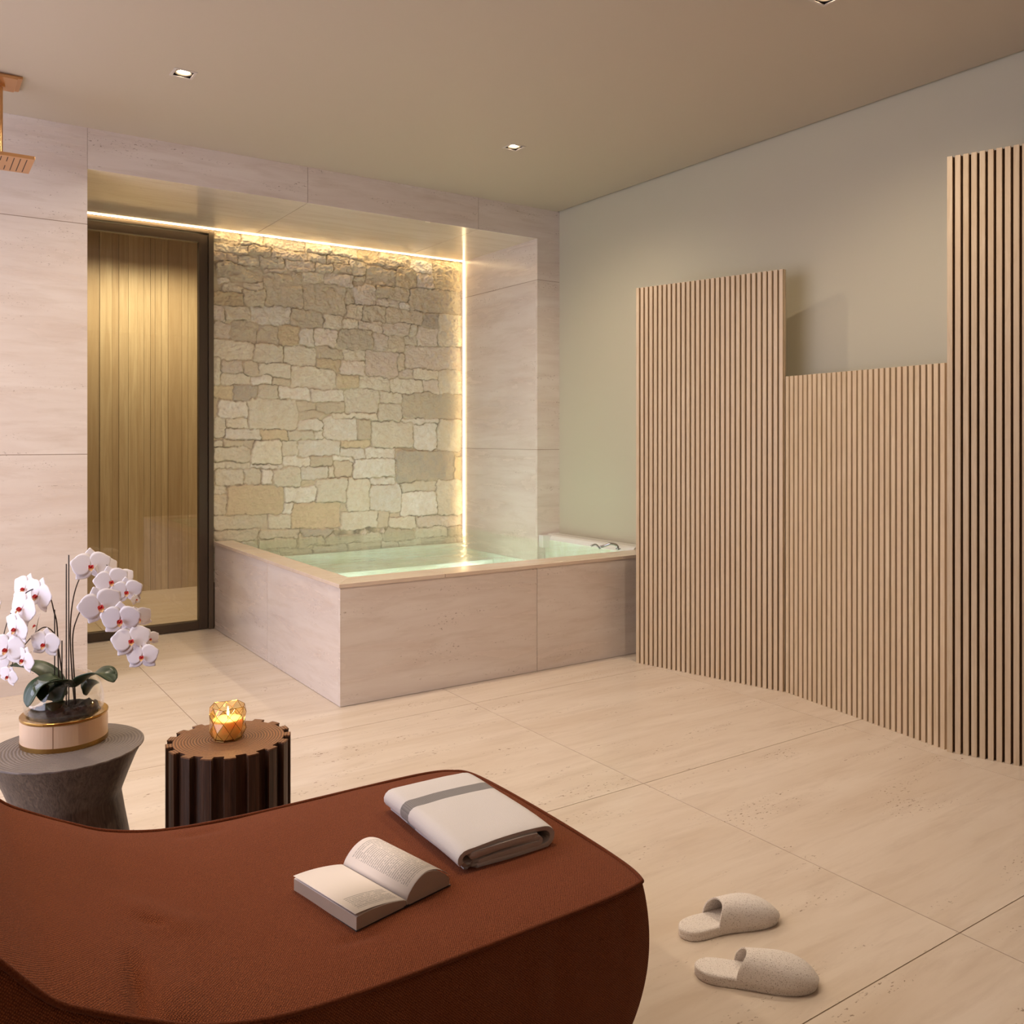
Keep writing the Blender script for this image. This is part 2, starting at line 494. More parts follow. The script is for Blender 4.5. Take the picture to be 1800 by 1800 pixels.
# ------------------------------------------------------------------ old stone wall (heightfield of traced rubble stones)
F_, CXp, HY, YAW, H0 = 1558., 900., 768., math.atan(1060 / 1558.), 1.25
def on_wall(px, py, Y):
    u = (px - CXp) / F_; v = (py - HY) / F_
    dx = math.sin(YAW) + u * math.cos(YAW); dy = math.cos(YAW) - u * math.sin(YAW)
    t = Y / dy
    return dx * t, H0 - v * t
ST = """50 85 195 150 T|195 95 320 160 L|320 110 550 180 L|550 125 690 195 L|690 150 835 225 L|50 150 240 195 L|245 165 370 215 T|370 185 565 232 P|565 205 670 245 L|670 215 800 260 T|840 195 950 255 Y|950 215 1125 275 T|1125 250 1245 305 W|1250 250 1405 400 Y|50 195 185 240 R|185 215 300 265 L|300 225 435 280 L|435 240 600 295 P|600 255 705 300 L|705 260 800 315 T|800 240 878 315 L|75 260 325 345 G|325 280 450 308 P|540 305 660 360 L|660 315 810 385 P|815 320 880 375 T|885 290 1050 390 T|1050 290 1160 390 Y|1160 310 1250 390 P|330 308 540 490 G|540 365 775 530 G|775 395 820 480 T|820 370 935 485 P|935 380 1125 450 T|1125 400 1405 525 G|75 320 130 360 W|105 370 210 415 L|225 365 320 400 L|50 415 215 480 O|215 400 330 485 T|935 452 1068 500 P|1068 470 1125 510 W|50 490 105 570 P|105 495 250 560 L|250 498 472 585 W|475 510 650 605 G|650 530 745 612 L|785 480 865 560 T|865 485 990 575 G|990 500 1190 585 T|1190 530 1278 605 D|1280 535 1405 715 L|50 585 145 675 P|145 575 290 682 G|290 590 410 695 T|410 590 520 700 O|522 615 595 710 W|600 615 720 705 P|735 615 920 725 G|920 645 1002 735 P|1002 650 1085 740 T|750 565 835 615 L|835 575 965 625 P|965 585 1115 645 P|1118 600 1165 650 L|1095 652 1165 710 L|1165 605 1278 710 P|1095 710 1405 835 P|50 682 268 780 L|268 700 430 805 L|430 712 600 808 L|618 722 760 778 T|762 730 883 792 L|885 742 1057 875 R|1060 755 1092 835 T|612 775 742 845 O|742 785 880 868 P|50 775 92 908 L|95 785 215 855 P|215 795 292 865 T|295 808 472 875 L|472 820 720 940 L|722 868 845 940 Y|845 880 1007 945 L|1020 885 1188 965 L|1190 895 1280 960 P|1070 840 1140 885 P|1140 838 1280 895 L|1282 840 1405 965 L|95 870 248 915 L|248 872 370 920 W|370 880 470 925 T|50 925 160 990 Y|162 920 290 998 D|295 925 405 995 L|405 930 575 1000 W|578 940 755 1012 W|770 945 960 1080 L|960 960 1080 1015 L|1080 970 1405 1105 G|78 1005 232 1102 W|235 1005 505 1158 L|510 1010 607 1055 T|610 1012 762 1065 T|512 1062 650 1105 T|700 1070 945 1110 L|945 1015 1080 1118 L|50 1105 118 1200 L|118 1105 232 1155 L|510 1108 645 1170 W|650 1090 838 1220 W|838 1110 905 1215 T|912 1120 1138 1260 L|1140 1130 1270 1270 W|1275 1110 1405 1275 L|1085 1105 1275 1132 W|120 1165 310 1215 W|310 1165 450 1220 Y|455 1172 600 1220 L|600 1175 645 1220 W|50 1225 105 1258 L|105 1222 258 1262 T|50 1262 250 1340 L|260 1228 422 1358 L|425 1235 512 1308 L|515 1225 740 1310 W|740 1225 905 1265 Y|745 1265 875 1318 W|880 1262 1045 1315 W|1045 1285 1360 1440 D|1362 1310 1405 1440 Y|430 1310 575 1360 W|575 1312 695 1362 G|700 1312 810 1340 W|50 1340 250 1380 L|250 1358 430 1378 W|708 1340 805 1425 T|820 1320 1040 1430 W|70 1382 220 1468 L|222 1380 312 1465 L|312 1375 372 1465 W|375 1370 525 1478 L|528 1365 672 1430 W|672 1370 706 1425 L|900 1425 1040 1462 W|780 1432 900 1608 L|905 1465 1075 1612 W|1078 1450 1265 1505 L|1080 1505 1265 1632 W|1268 1440 1405 1630 L|610 1430 778 1560 L|430 1480 612 1555 W|118 1480 430 1632 O|50 1470 118 1520 L|50 1520 118 1630 T|430 1560 480 1622 W|480 1568 740 1700 O|745 1612 945 1705 L|945 1610 1005 1705 T|1008 1640 1155 1715 L|1155 1635 1405 1700 P|50 1635 340 1710 G|345 1630 480 1710 L|50 1715 300 1800 T|300 1712 520 1775 G|525 1710 705 1765 D|705 1710 1005 1750 P"""
PAL = {'L': (204, 192, 162), 'W': (220, 212, 194), 'T': (186, 166, 128), 'Y': (196, 168, 112), 'G': (164, 148, 114), 'P': (202, 184, 162), 'D': (134, 120, 98), 'O': (178, 146, 92), 'R': (176, 152, 130)}
PAL = {k: tuple(255 - (255 - q) * .56 for q in v) for k, v in PAL.items()}
YS = 5.885
rects = []; cols = []
for s_ in ST.split('|'):
    a, b, c, d, k = s_.split(); a, b, c, d = [int(q) / 3.104 for q in (a, b, c, d)]
    a += 360; c += 360; b += 380; d += 380
    x0, _ = on_wall(a, (b + d) / 2, YS); x1, _ = on_wall(c, (b + d) / 2, YS)
    _, z1 = on_wall((a + c) / 2, b, YS); _, z0 = on_wall((a + c) / 2, d, YS)
    rects.append((x0, x1, z0, z1)); cols.append(PAL[k])
zz = .58
while zz > .0:                                   # courses under the water line
    h = random.uniform(.09, .14); x = 1.55
    while x < 3.6:
        w = random.uniform(.12, .3); rects.append((x, x + w, zz - h, zz)); cols.append(PAL[random.choice('LTGP')]); x += w
    zz -= h
def vnoise(x, z, s, seed):
    rs = np.random.RandomState(seed); T = rs.rand(64, 64)
    X = x * s; Z = z * s; xi = np.floor(X).astype(int); zi = np.floor(Z).astype(int); fx = X - xi; fz = Z - zi
    fx = fx * fx * (3 - 2 * fx); fz = fz * fz * (3 - 2 * fz)
    g = lambda i, j: T[i % 64, j % 64]
    return (g(xi, zi) * (1 - fx) + g(xi + 1, zi) * fx) * (1 - fz) + (g(xi, zi + 1) * (1 - fx) + g(xi + 1, zi + 1) * fx) * fz
X0, X1, Z0, Z1 = 1.63, 3.56, .30, 2.612
nx, nz = 420, 500
gx, gz = np.meshgrid(np.linspace(X0, X1, nx), np.linspace(Z0, Z1, nz))
wx = gx + (vnoise(gx, gz, 14, 1) - .5) * .022 + (vnoise(gx, gz, 45, 2) - .5) * .012
wz = gz + (vnoise(gx, gz, 12, 3) - .5) * .022 + (vnoise(gx, gz, 50, 4) - .5) * .012
d1 = np.full(gx.shape, 9.); d2 = np.full(gx.shape, 9.); idx = np.zeros(gx.shape, int)
for i, (a, b, c, d) in enumerate(rects):
    cx, cz, hx, hz = (a + b) / 2, (c + d) / 2, abs(b - a) / 2, abs(d - c) / 2
    rr = min(hx, hz) * .35
    qx = np.abs(wx - cx) - hx + rr; qz = np.abs(wz - cz) - hz + rr
    sd = np.hypot(np.maximum(qx, 0), np.maximum(qz, 0)) + np.minimum(np.maximum(qx, qz), 0) - rr
    m = sd < d1
    d2 = np.where(m, d1, np.minimum(d2, sd)); idx = np.where(m, i, idx); d1 = np.where(m, sd, d1)
e = np.minimum((d2 - d1) / 2, -d1 + .010)
rs = np.random.RandomState(5); hh = rs.rand(len(rects)); tilt = rs.rand(len(rects), 2) - .5
edge = np.clip((e - .0005 + (vnoise(gx, gz, 90, 21) - .5) * .006) / .0055, 0, 1); edge = edge * edge * (3 - 2 * edge)
R_ = np.array(rects)
lx = (gx - (R_[idx, 0] + R_[idx, 1]) / 2); lz = (gz - (R_[idx, 2] + R_[idx, 3]) / 2)
rough_top = np.clip((gz - 1.3) / 1.2, 0, 1)
prof = .009 + .014 * hh[idx] + tilt[idx, 0] * lx * .12 + tilt[idx, 1] * lz * .12
sn = (vnoise(gx, gz, 30, 7) - .5) * .010 + (vnoise(gx, gz * 1.6, 75, 8) - .5) * .006 + (vnoise(gx, gz, 160, 9) - .5) * .003
height = edge * (prof + sn * (.8 + 1.5 * rough_top)) + (1 - edge) * ((vnoise(gx, gz, 60, 10) - .5) * .004 + np.where(hh[idx] > .35, .006, 0))
vy = YS + .022 - np.clip(height, -.004, .04)
verts = np.stack([gx, vy, gz], -1).reshape(-1, 3)
ii = np.arange(nx * nz).reshape(nz, nx)
fs = np.stack([ii[:-1, :-1], ii[:-1, 1:], ii[1:, 1:], ii[1:, :-1]], -1).reshape(-1, 4)
me = bpy.data.meshes.new('wall_stone'); me.from_pydata(verts.tolist(), [], fs.tolist())
me.polygons.foreach_set('use_smooth', [True] * len(me.polygons))
C_ = np.array([lin(*c)[:3] for c in cols])[idx] * (.9 + .2 * rs.rand(len(rects)))[idx][..., None]
mort = np.array(lin(212, 200, 176)[:3])
dk = np.clip(1 - np.abs(e - .001) / .0028, 0, 1)[..., None] * np.clip((vnoise(gx, gz, 18, 12) - .35) * 5, 0, 1)[..., None]
C_ = C_ * edge[..., None] + mort * (1 - edge[..., None]); C_ = C_ * (1 - dk * .62)
ca = me.color_attributes.new('stone', 'FLOAT_COLOR', 'POINT')
ca.data.foreach_set('color', np.concatenate([C_, np.ones(C_.shape[:2] + (1,))], -1).reshape(-1).astype(np.float32))
t = NT('rubble_stone')
at = t.n('Attribute', attribute_name='stone').outputs['Color']
n1 = t.noise(t.obj((1, 1, 1)), 22, 6, .65); n2 = t.noise(t.obj((1, 1, 2.2)), 90, 5, .7); n3 = t.noise(t.obj((1, 1, 1)), 7, 3)
c = t.mix(t.mr(n1, .35, .7, 0, .5), at, lin(210, 192, 158), 'MIX')
c = t.mix(t.mr(n3, .45, .7, 0, .22), c, lin(230, 206, 176))
c = t.mix(t.mr(n2, .58, .72, 0, .3), c, lin(140, 122, 98))
t.bsdf(col=c, rough=.9, spec=.2, nor=t.bump(t.math('ADD', n2, n1), .35, .006))
me.materials.append(t.m)
o = bpy.data.objects.new('wall_stone', me); COL.objects.link(o); tag(o, kind='structure')
mb = MB(); mb.box(1.645, 5.915, 0, XR, 6.2, ZS)
tag(mb.build('trim_4', [M['grout']]), kind='structure')

# ------------------------------------------------------------------ light lines
mb = MB(); mb.box(XN0, 5.840, 2.595, 3.522, 5.852, 2.6005)
tag(mb.build('light_strip', [M['led']]), 'warm horizontal light line running along the niche soffit above glass door and stone', 'light strip', 'warm light lines of the niche')
mb = MB(); mb.box(3.523, 5.840, .5, 3.5345, 5.852, 2.6005)
tag(mb.build('light_strip', [emis('led_line_vertical', (1, .74, .40, 1), 7)]), 'warm vertical light line in the right corner of the stone niche', 'light strip', 'warm light lines of the niche')

# ------------------------------------------------------------------ hot tub
TX, TY, TZ = 1.647, 3.832, .57
TBK = 5.862
tub = empty('hot_tub', (TX, TY, 0), 'travertine clad hot tub built into the niche below the stone wall', 'hot tub')
def tb(mb, name, mats, **k):
    o = mb.build(name, mats, tub, **k); o.location = (-TX, -TY, 0); return o
mb = MB()
for a, b, r in ((TX + .0, 2.769, 1.2), (2.769, XR - .002, 3.3)):
    mb.box(a + (G if a > TX else 0), TY, .002, b - (G if b < 3 else 0), TY + .02, .552, 0, r)
tb(mb, 'front_cladding', [M['wall_t']])
mb = MB()
for a, b, r in ((TY + .0, 4.838, .6), (4.838, TBK, 2.2)):
    mb.box(TX, a + (.021 if a == TY else G), .002, TX + .02, b - (G if b < 5 else 0), .552, 0, r)
tb(mb, 'side_cladding', [M['wall_t']])
mb = MB()
mb.box(TX + .003, TY + .003, .002, TX + .10, TBK, .55); mb.box(TX + .1, TY + .003, .002, XR - .002, TY + .12, .55)
tb(mb, 'plinth_core', [M['grout']])
# coping: mitred L
mb = MB()
ov = .008
def prism(mb, pts, z0, z1, mi=0, rnd=0.):
    n = len(pts)
    mb.add([(p[0], p[1], z0) for p in pts] + [(p[0], p[1], z1) for p in pts],
           [tuple(range(n - 1, -1, -1)), tuple(range(n, 2 * n))] + [(i, (i + 1) % n, n + (i + 1) % n, n + i) for i in range(n)], mi, rnd)
IX, IY = 1.762, 4.0
prism(mb, [(TX - ov, TY - ov), (IX, IY), (IX, TBK), (TX - ov, TBK)], .552, TZ, 0, 1.)
prism(mb, [(TX - ov, TY - ov), (2.2, TY - ov), (2.2, IY), (IX, IY)], .552, TZ, 0, 2.)
prism(mb, [(2.203, TY - ov), (3.36, TY - ov), (3.36, IY), (2.203, IY)], .552, TZ, 0, 3.)
prism(mb, [(3.363, TY - ov), (XR - .002, TY - ov), (XR - .002, IY), (3.363, IY)], .552, TZ, 0, 4.)
M['coping'] = travertine('coping_travertine', (.7, 4.5, 4.5), lin(224, 206, 188), lin(212, 190, 168), .22, .4)
bevel(tb(mb, 'coping', [M['coping']]), .0015)
# basin: shell with a seat step
mb = MB()
bx0, bx1, by0, by1 = IX, 3.60, IY, 5.86
zf = .12
mb.box(bx0, by0, zf - .02, bx1, YB - .002, zf); mb.box(bx0, YB - .002, zf - .02, XN1 - .002, by1, zf)
mb.box(bx0 - .02, by0, zf, bx0, by1, .55); mb.box(bx0, by0 - .02, zf, bx1, by0, .55)
mb.box(bx1, by0, zf, bx1 + .02, YB, .55); mb.box(XN1 - .012, YB, zf, XN1 - .002, by1, .40); mb.box(bx0, 5.83, zf, XN1, 5.86, .44)
mb.box(bx0, by0, zf, bx0 + .42, by1, .33); mb.box(bx0, 5.42, zf, XN1 - .012, by1, .36); mb.box(3.2, by0, zf, bx1, YB, .34)
bevel(tb(mb, 'basin', [M['basin']]), .02, 3)
# white rim ledge along the painted wall
mb = MB()
N = 24
prof = [(3.60, .50), (3.605, .56), (3.615, .578), (3.635, .585), (XR - .002, .585), (XR - .002, .50)]
vs = []; fs = []
for yy in (IY - .002, YB - .002):
    for p in prof: vs.append((p[0], yy, p[1]))
n = len(prof)
fs = [(k, (k + 1) % n, n + (k + 1) % n, n + k) for k in range(n)] + [tuple(range(n)), tuple(range(2 * n - 1, n - 1, -1))]
mb.add(vs, fs)
mb.box(3.545, YB - .05, .50, 3.62, YB - .002, .583)
bevel(tb(mb, 'rim_ledge', [M['acrylic']]), .004)
# small chrome spout on the ledge
mb = MB()
mb.tube(spline([(3.55, 4.075, .565), (3.545, 4.08, .592), (3.515, 4.10, .603), (3.49, 4.13, .590), (3.47, 4.15, .580)], 5), .008, 10)
mb.tube(spline([(3.47, 4.15, .57), (3.455, 4.17, .595), (3.43, 4.19, .585)], 5), .006, 8)
mb.lathe([(0, .57), (.016, .57), (.016, .576), (0, .577)], 16, (3.55, 4.075, 0))
tb(mb, 'spout', [M['chrome']], smooth=True)
# underwater lamps
for (x, y, z, ax) in ((bx0 + .45, 4.008, .24, 'y'), (2.9, 4.008, .24, 'y'), (3.45, 5.10, .30, 'x'), (bx0 + .426, 5.0, .24, 'x2')):
    mb = MB(); vs = []
    for k in range(20):
        a = 2 * PI * k / 20; r = .05
        vs.append((x + r * math.cos(a), y, z + r * math.sin(a)) if ax == 'y' else (x if ax == 'x2' else XN1 - .016, y + r * math.cos(a), z + r * math.sin(a)))
    mb.add(vs, [tuple(range(19, -1, -1)) if ax in ('y',) else (tuple(range(20)) if ax == 'x2' else tuple(range(19, -1, -1)))])
    o = tb(mb, 'pool_lamp', [M['poollamp']])
    sm = o.modifiers.new('s', 'SOLIDIFY'); sm.thickness = .004; sm.offset = 0
# water: surface with gentle ripples
nx2, ny2 = 110, 110
vs = []; fs = []
wx0, wx1, wy0, wy1 = IX, 3.60, IY, 5.885
for j in range(ny2 + 1):
    for i in range(nx2 + 1):
        y = wy0 + (wy1 - wy0) * j / ny2
        xe = wx1 if y < YB - .001 else XN1 - .001
        x = wx0 + (xe - wx0) * i / nx2
        z = .548 + .0022 * (noise.noise(Vector((x * 3.2, y * 7, 0))) + .5 * noise.noise(Vector((x * 7, y * 15, 3))))
        vs.append((x, y, z))
for j in range(ny2):
    for i in range(nx2):
        a = j * (nx2 + 1) + i; fs.append((a, a + 1, a + nx2 + 2, a + nx2 + 1))
w_ = mesh('pool_water', vs, fs, [M['water']], None, True)
tag(w_, 'clear rippled pale green water filling the hot tub', 'water', kind='stuff')

# ------------------------------------------------------------------ slatted screens
def screen(p0, p1, h, label, n=30):
    p0 = Vector((p0[0], p0[1], 0)); p1 = Vector((p1[0], p1[1], 0)); d = p1 - p0; L = d.length
    e_ = empty('slatted_screen', p0, label, 'screen', 'slatted oak screens along the right wall', math.atan2(d.y, d.x))
    # local x along the screen, local -y faces the room (towards the camera side)
    mb = MB(); mb.box(.004, .016, .002, L - .002, .030, h - .002)
    mb.build('backing_board', [M['slatback']], e_)
    mb = MB(); mb.box(0, .0301, 0, L, .034, h); mb.box(L - .0015, .0165, 0, L + .003, .0301, h); mb.box(-.002, .0165, 0, .003, .0301, h)
    mb.build('edge_board', [M['slat']], e_)
    mb = MB(); pit = (L + .0093) / n
    for k in range(n):
        x = k * pit
        mb.box(x, 0, 0, x + pit - .0093, .0165, h, 0, random.random() * 9)
    bevel(mb.build('slats', [M['slat']], e_), .0008, 1)
    return e_
P3d = Vector((.318, -.948)).normalized()
screen((3.327, 3.67), (3.539, 2.844), 2.073, 'tall oak slatted screen at the right side of the hot tub, farthest from camera')
screen((3.550, 2.836), (3.421, 1.956), 1.546, 'lowest oak slatted screen, standing between the two taller ones')
screen((3.407, 1.938), (3.407 + P3d.x * .86, 1.938 + P3d.y * .86), 2.362, 'tallest oak slatted screen, nearest the camera at the right')

# ------------------------------------------------------------------ downlights
def downlight():
    e_ = empty('ceiling_downlight', (0, 0, ZC), '', 'downlight', 'square recessed ceiling downlights')
    mb = MB(); a, b = HS - .0005, .047
    for s_ in (-1, 1):
        mb.box(-b, s_ * a if s_ > 0 else -b, -.0025, b, b if s_ > 0 else -a, -.0002)
        mb.box(s_ * a if s_ > 0 else -b, -a, -.0025, b if s_ > 0 else -a, a, -.0002)
    mb.build('trim_frame', [M['trimwhite']], e_)
    mb = MB(); h = .07
    mb.box(-a, -a, h, a, a, h + .003)
    for s_ in (-1, 1):
        mb.box(-a, s_ * a if s_ > 0 else -a - .002, 0, a, a + .002 if s_ > 0 else -a, h)
        mb.box(s_ * a if s_ > 0 else -a - .002, -a, 0, a + .002 if s_ > 0 else -a, a, h)
    mb.build('housing', [M['black']], e_)
    mb = MB(); mb.lathe([(.0355, .002), (.0355, .010), (.030, .012), (.024, .03), (.022, .03), (.028, .008), (.031, .002)], 40, closed=True)
    mb.lathe([(.024, .03), (.0125, .045), (.0145, .046), (.026, .031)], 40, closed=True)
    mb.build('lamp_ring', [M['reflector']], e_, smooth=True)
    mb = MB(); mb.lathe([(0, .009), (.011, .010), (.017, .018), (.014, .029), (0, .030)], 28)
    mb.build('bulb', [M['bulb']], e_)
    return e_
def copy_tree(o, parent=None):
    c = o.copy(); COL.objects.link(c); c.parent = parent
    for ch in o.children: copy_tree(ch, c)
    return c
d0 = downlight()
LBL = ['square ceiling downlight above the glass door, beside the shower head', 'square ceiling downlight above the hot tub', 'square ceiling downlight cut by the top edge, over the slatted screens']
for i, (x, y) in enumerate(DL):
    o = d0 if i == 0 else copy_tree(d0)
    o.location = (x, y, ZC); o['label'] = LBL[i]
def spot(x, y, z, power, ang=158, col=(1, .82, .62), blend=1.0, r=.008):
    l = bpy.data.lights.new('downlight_beam', 'SPOT'); l.energy = power; l.spot_size = math.radians(ang); l.spot_blend = blend; l.color = col; l.shadow_soft_size = r
    o = bpy.data.objects.new('downlight_beam', l); COL.objects.link(o); o.location = (x, y, z); return o
PW = 57
for x, y in DL: spot(x, y, ZC - .004, PW)
for x, y in ((.972, 1.968), (-.744, 1.968), (-.744, 3.93)): spot(x, y, ZC - .01, PW)
spot(1.25, 7.05, 2.84, 72, 150, (1, .87, .66)); spot(1.75, 7.05, 2.84, 72, 150, (1, .85, .60))

# ------------------------------------------------------------------ shower
sh = empty('ceiling_shower', (.325, 4.44, 2.806), 'copper square rain shower head hanging from the ceiling', 'shower')
mb = MB(); mb.box(-.085, -.085, -.012, .082, .088, -.0005); mb.box(-.07, -.1, -.022, .062, .075, -.012)
bevel(mb.build('ceiling_plate', [M['copper']], sh), .002)
mb = MB(); mb.tube([(0, 0, -.02), (0, 0, -.35)], .0135, 24, cap=True); mb.tube([(0, 0, -.02), (0, 0, -.035)], .022, 24); mb.tube([(0, 0, -.325), (0, 0, -.35)], .020, 24)
mb.build('pipe', [M['copper']], sh, smooth=False)
mb = MB(); mb.box(-.125, -.125, -.362, .125, .125, -.347)
hd = bevel(mb.build('shower_head', [M['copper']], sh), .002)
mb = MB()
for k in range(-4, 5):
    if abs(k) <= 1: mb.box(k * .024 - .0018, -.105, -.3625, k * .024 + .0018, -.035, -.3615); mb.box(k * .024 - .0018, .035, -.3625, k * .024 + .0018, .105, -.3615)
    else: mb.box(k * .024 - .0018, -.105, -.3625, k * .024 + .0018, .105, -.3615)
mb.build('nozzle_slots', [simple('slot_dark', lin(70, 40, 26), .6)], hd)

# ------------------------------------------------------------------ chaise
CH = [(-.62, .62), (-.50, .86), (-.35, .87), (-.2, .80), (0, .68), (.09, .60), (.12, .563), (.154, .525), (.2, .495), (.26, .462), (.34, .424), (.45, .397), (.6, .386), (.8, .384), (1.165, .384)]
def T(x):
    for i in range(len(CH) - 1):
        if x <= CH[i + 1][0]:
            a, b = CH[i], CH[i + 1]
            p = CH[max(i - 1, 0)]; q = CH[min(i + 2, len(CH) - 1)]
            t_ = (x - a[0]) / (b[0] - a[0]); h = b[0] - a[0]
            m0 = (b[1] - p[1]) / max(b[0] - p[0], 1e-6) * h if i > 0 else (b[1] - a[1]); m1 = (q[1] - a[1]) / max(q[0] - a[0], 1e-6) * h
            return (2 * t_**3 - 3 * t_**2 + 1) * a[1] + (t_**3 - 2 * t_**2 + t_) * m0 + (-2 * t_**3 + 3 * t_**2) * b[1] + (t_**3 - t_**2) * m1
    return CH[-1][1]
SX0, SX1, SYM, SYH = -.60, 1.198, 1.642, .372
def bul(r): return -.12 * r * r + .17 * r - .05
def crease(x, y, ax, ay, bx, by, w, d):
    vx, vy_ = bx - ax, by - ay; L2 = vx * vx + vy_ * vy_
    t_ = max(0, min(1, ((x - ax) * vx + (y - ay) * vy_) / L2)); px, py = ax + vx * t_, ay + vy_ * t_
    q = math.hypot(x - px, y - py); return d * math.exp(-(q / w) ** 2) * min(1, t_ * 2 + .1) * (1 - abs((y - SYM) / SYH) ** 24 if abs(y - SYM) < SYH else 0)
def surf(p, q, r):
    xm = (SX0 + SX1) / 2; xh = (SX1 - SX0) / 2
    c8 = (abs(p) ** 14) * (abs(q) ** 8) * (.016 if q < 0 else .035)
    x = xm + p * xh - math.copysign(c8 * .8, p); y = SYM + q * SYH - math.copysign(c8, q)
    x += (.014 * (1 - q * q) - .004) * (p > 0) * p ** 12
    z = T(x) * r
    if r > .999:
        z += .012 * (1 - abs(q) ** 5) * (1 - abs(p) ** 18)
        z += .002 * noise.noise(Vector((x * 6, y * 6, 1)))
        z -= crease(x, y, .285, 1.45, .262, 1.268, .012, .026)
        z += crease(x, y, .335, 1.42, .31, 1.27, .03, .008)
        z -= crease(x, y, .31, 1.575, .345, 1.555, .010, .006)
        z += crease(x, y, .29, 1.66, .38, 1.56, .04, .008)
        z -= crease(x, y, .58, 1.40, .66, 1.395, .012, .004)
        z -= crease(x, y, .45, 1.955, .55, 1.965, .02, .005)
    b = bul(r)
    if r <= .999:
        b += .0035 * noise.noise(Vector((x * 22, y * 22, z * 5))) * min(1, (1 - r) * 12)
    y += math.copysign(1, q) * abs(q) ** 10 * b
    if p > 0: x += p ** 14 * b
    else: x -= abs(p) ** 14 * b * .5
    return (x, y, z)
vs = []; fs = []; uvs = []
def patch(fn, nu, nv, flip=False):
    o = len(vs)
    for j in range(nv + 1):
        for i in range(nu + 1):
            P_ = fn(i / nu, j / nv); vs.append(P_)
    for j in range(nv):
        for i in range(nu):
            a = o + j * (nu + 1) + i; f = (a, a + 1, a + nu + 2, a + nu + 1)
            fs.append(f[::-1] if flip else f)
def sp(t_):  # denser towards the ends
    return math.sin((t_ - .5) * PI) * .6 + (2 * t_ - 1) * .4
patch(lambda a, b: surf(sp(a), sp(b), 1.0), 220, 110)
patch(lambda a, b: surf(sp(a), -1, .0 + b * .9985), 220, 30)
patch(lambda a, b: surf(sp(a), 1, .0 + b * .9985), 220, 30, True)
patch(lambda a, b: surf(1, sp(a), b * .9985), 110, 30)
patch(lambda a, b: surf(-1, sp(a), b * .9985), 110, 30, True)
chz = empty('chaise_longue', (.3, 1.642, 0), 'rust red upholstered chaise longue in the foreground', 'chaise')
body = mesh('upholstery', vs, fs, [M['fabric']], chz, True); body.location = (-.3, -1.642, 0)
bm = bmesh.new(); bm.from_mesh(body.data); bmesh.ops.remove_doubles(bm, verts=bm.verts, dist=.0012)
uvl = bm.loops.layers.uv.new('UVMap')
for f in bm.faces:
    n = f.normal
    for l in f.loops:
        c = l.vert.co
        l[uvl].uv = (c.x, c.y) if abs(n.z) > .5 else ((c.x, c.z) if abs(n.y) > abs(n.x) else (c.y, c.z))
bm.to_mesh(body.data); bm.free()
pts = [surf(sp(k / 220), -1, .9985) for k in range(221)] + [surf(1, sp(k / 90), .9985) for k in range(1, 90)] + [surf(sp(1 - k / 220), 1, .9985) for k in range(221)]
mb = MB(); mb.tube([(p[0] - .3, p[1] - 1.642, p[2] + .001) for p in pts], .0045, 8)
pp = mb.build('piping', [M['fabric']], chz, smooth=True)

def seat_z(x, y):
    return surf((x - (SX0 + SX1) / 2) / ((SX1 - SX0) / 2), (y - SYM) / SYH, 1.0)[2]

# ------------------------------------------------------------------ towel
tz = seat_z(1.0, 1.66)
tw = empty('folded_towel', (1.006, 1.662, tz - .003), 'folded white towel with a grey stripe lying on the chaise', 'towel', rz=math.radians(-1.5)); tw.scale = (1.05, 1.05, 1)
HWt, HL = .112, .165
path = [(-.092, .0065), (.088, .0065)]
def arc(cx, cz, r, a0, a1, n=7): return [(cx + r * math.cos(math.radians(a0 + (a1 - a0) * k / n)), cz + r * math.sin(math.radians(a0 + (a1 - a0) * k / n))) for k in range(n + 1)]
path += arc(.088, .0275, .021, -90, 90)
path += [(.04, .0500), (-.03, .0500)]
path += arc(-.088, .0325, .0165, 90, 270)
path += [(-.03, .0170), (.05, .0175)]
path += arc(.072, .0235, .0055, -90, 90, 5)
path += [(.03, .0305), (-.07, .0315)]
path += arc(-.075, .0345, .003, 270, 90, 4)
path += [(-.03, .0385), (.070, .0370)]
# densify
pd = []
for i in range(len(path) - 1):
    a, b = path[i], path[i + 1]; L = math.hypot(b[0] - a[0], b[1] - a[1]); n = max(1, int(L / .008))
    for k in range(n): pd.append((a[0] + (b[0] - a[0]) * k / n, a[1] + (b[1] - a[1]) * k / n))
pd.append(path[-1])
vs = []; fs = []
NY = 44; n = len(pd)
for j in range(NY + 1):
    y = -HL + 2 * HL * j / NY
    for i, (px, pz) in enumerate(pd):
        ph = i * .13
        rel = pz / .05
        dx = .004 * noise.noise(Vector((y * 7, ph * .3, 2))); dz = .0022 * noise.noise(Vector((px * 14, y * 9, i * .02))) * min(1, rel * 2)
        sag = -.006 * rel * (abs(y) / HL) ** 6 + .0025 * math.sin((px + .05) * 30) * rel * math.exp(-((y + HL) / .05) ** 2)
        yy = y + (.006 * noise.noise(Vector((i * .05, j > NY / 2, 4))) if j in (0, NY) else 0) + (.010 if j == 0 and px < -.07 and pz < .02 else 0)
        vs.append((px + dx, yy, max(.0058, pz + dz + sag)))
for j in range(NY):
    for i in range(n - 1):
        a = j * n + i; fs.append((a, a + n, a + n + 1, a + 1))
to = mesh('cloth', vs, fs, [M['towel']], tw, True)
sm = to.modifiers.new('s', 'SOLIDIFY'); sm.thickness = .0105; sm.offset = 0
bm_ = to.modifiers.new('b', 'BEVEL'); bm_.width = .003; bm_.segments = 2; bm_.limit_method = 'ANGLE'; bm_.angle_limit = math.radians(60)

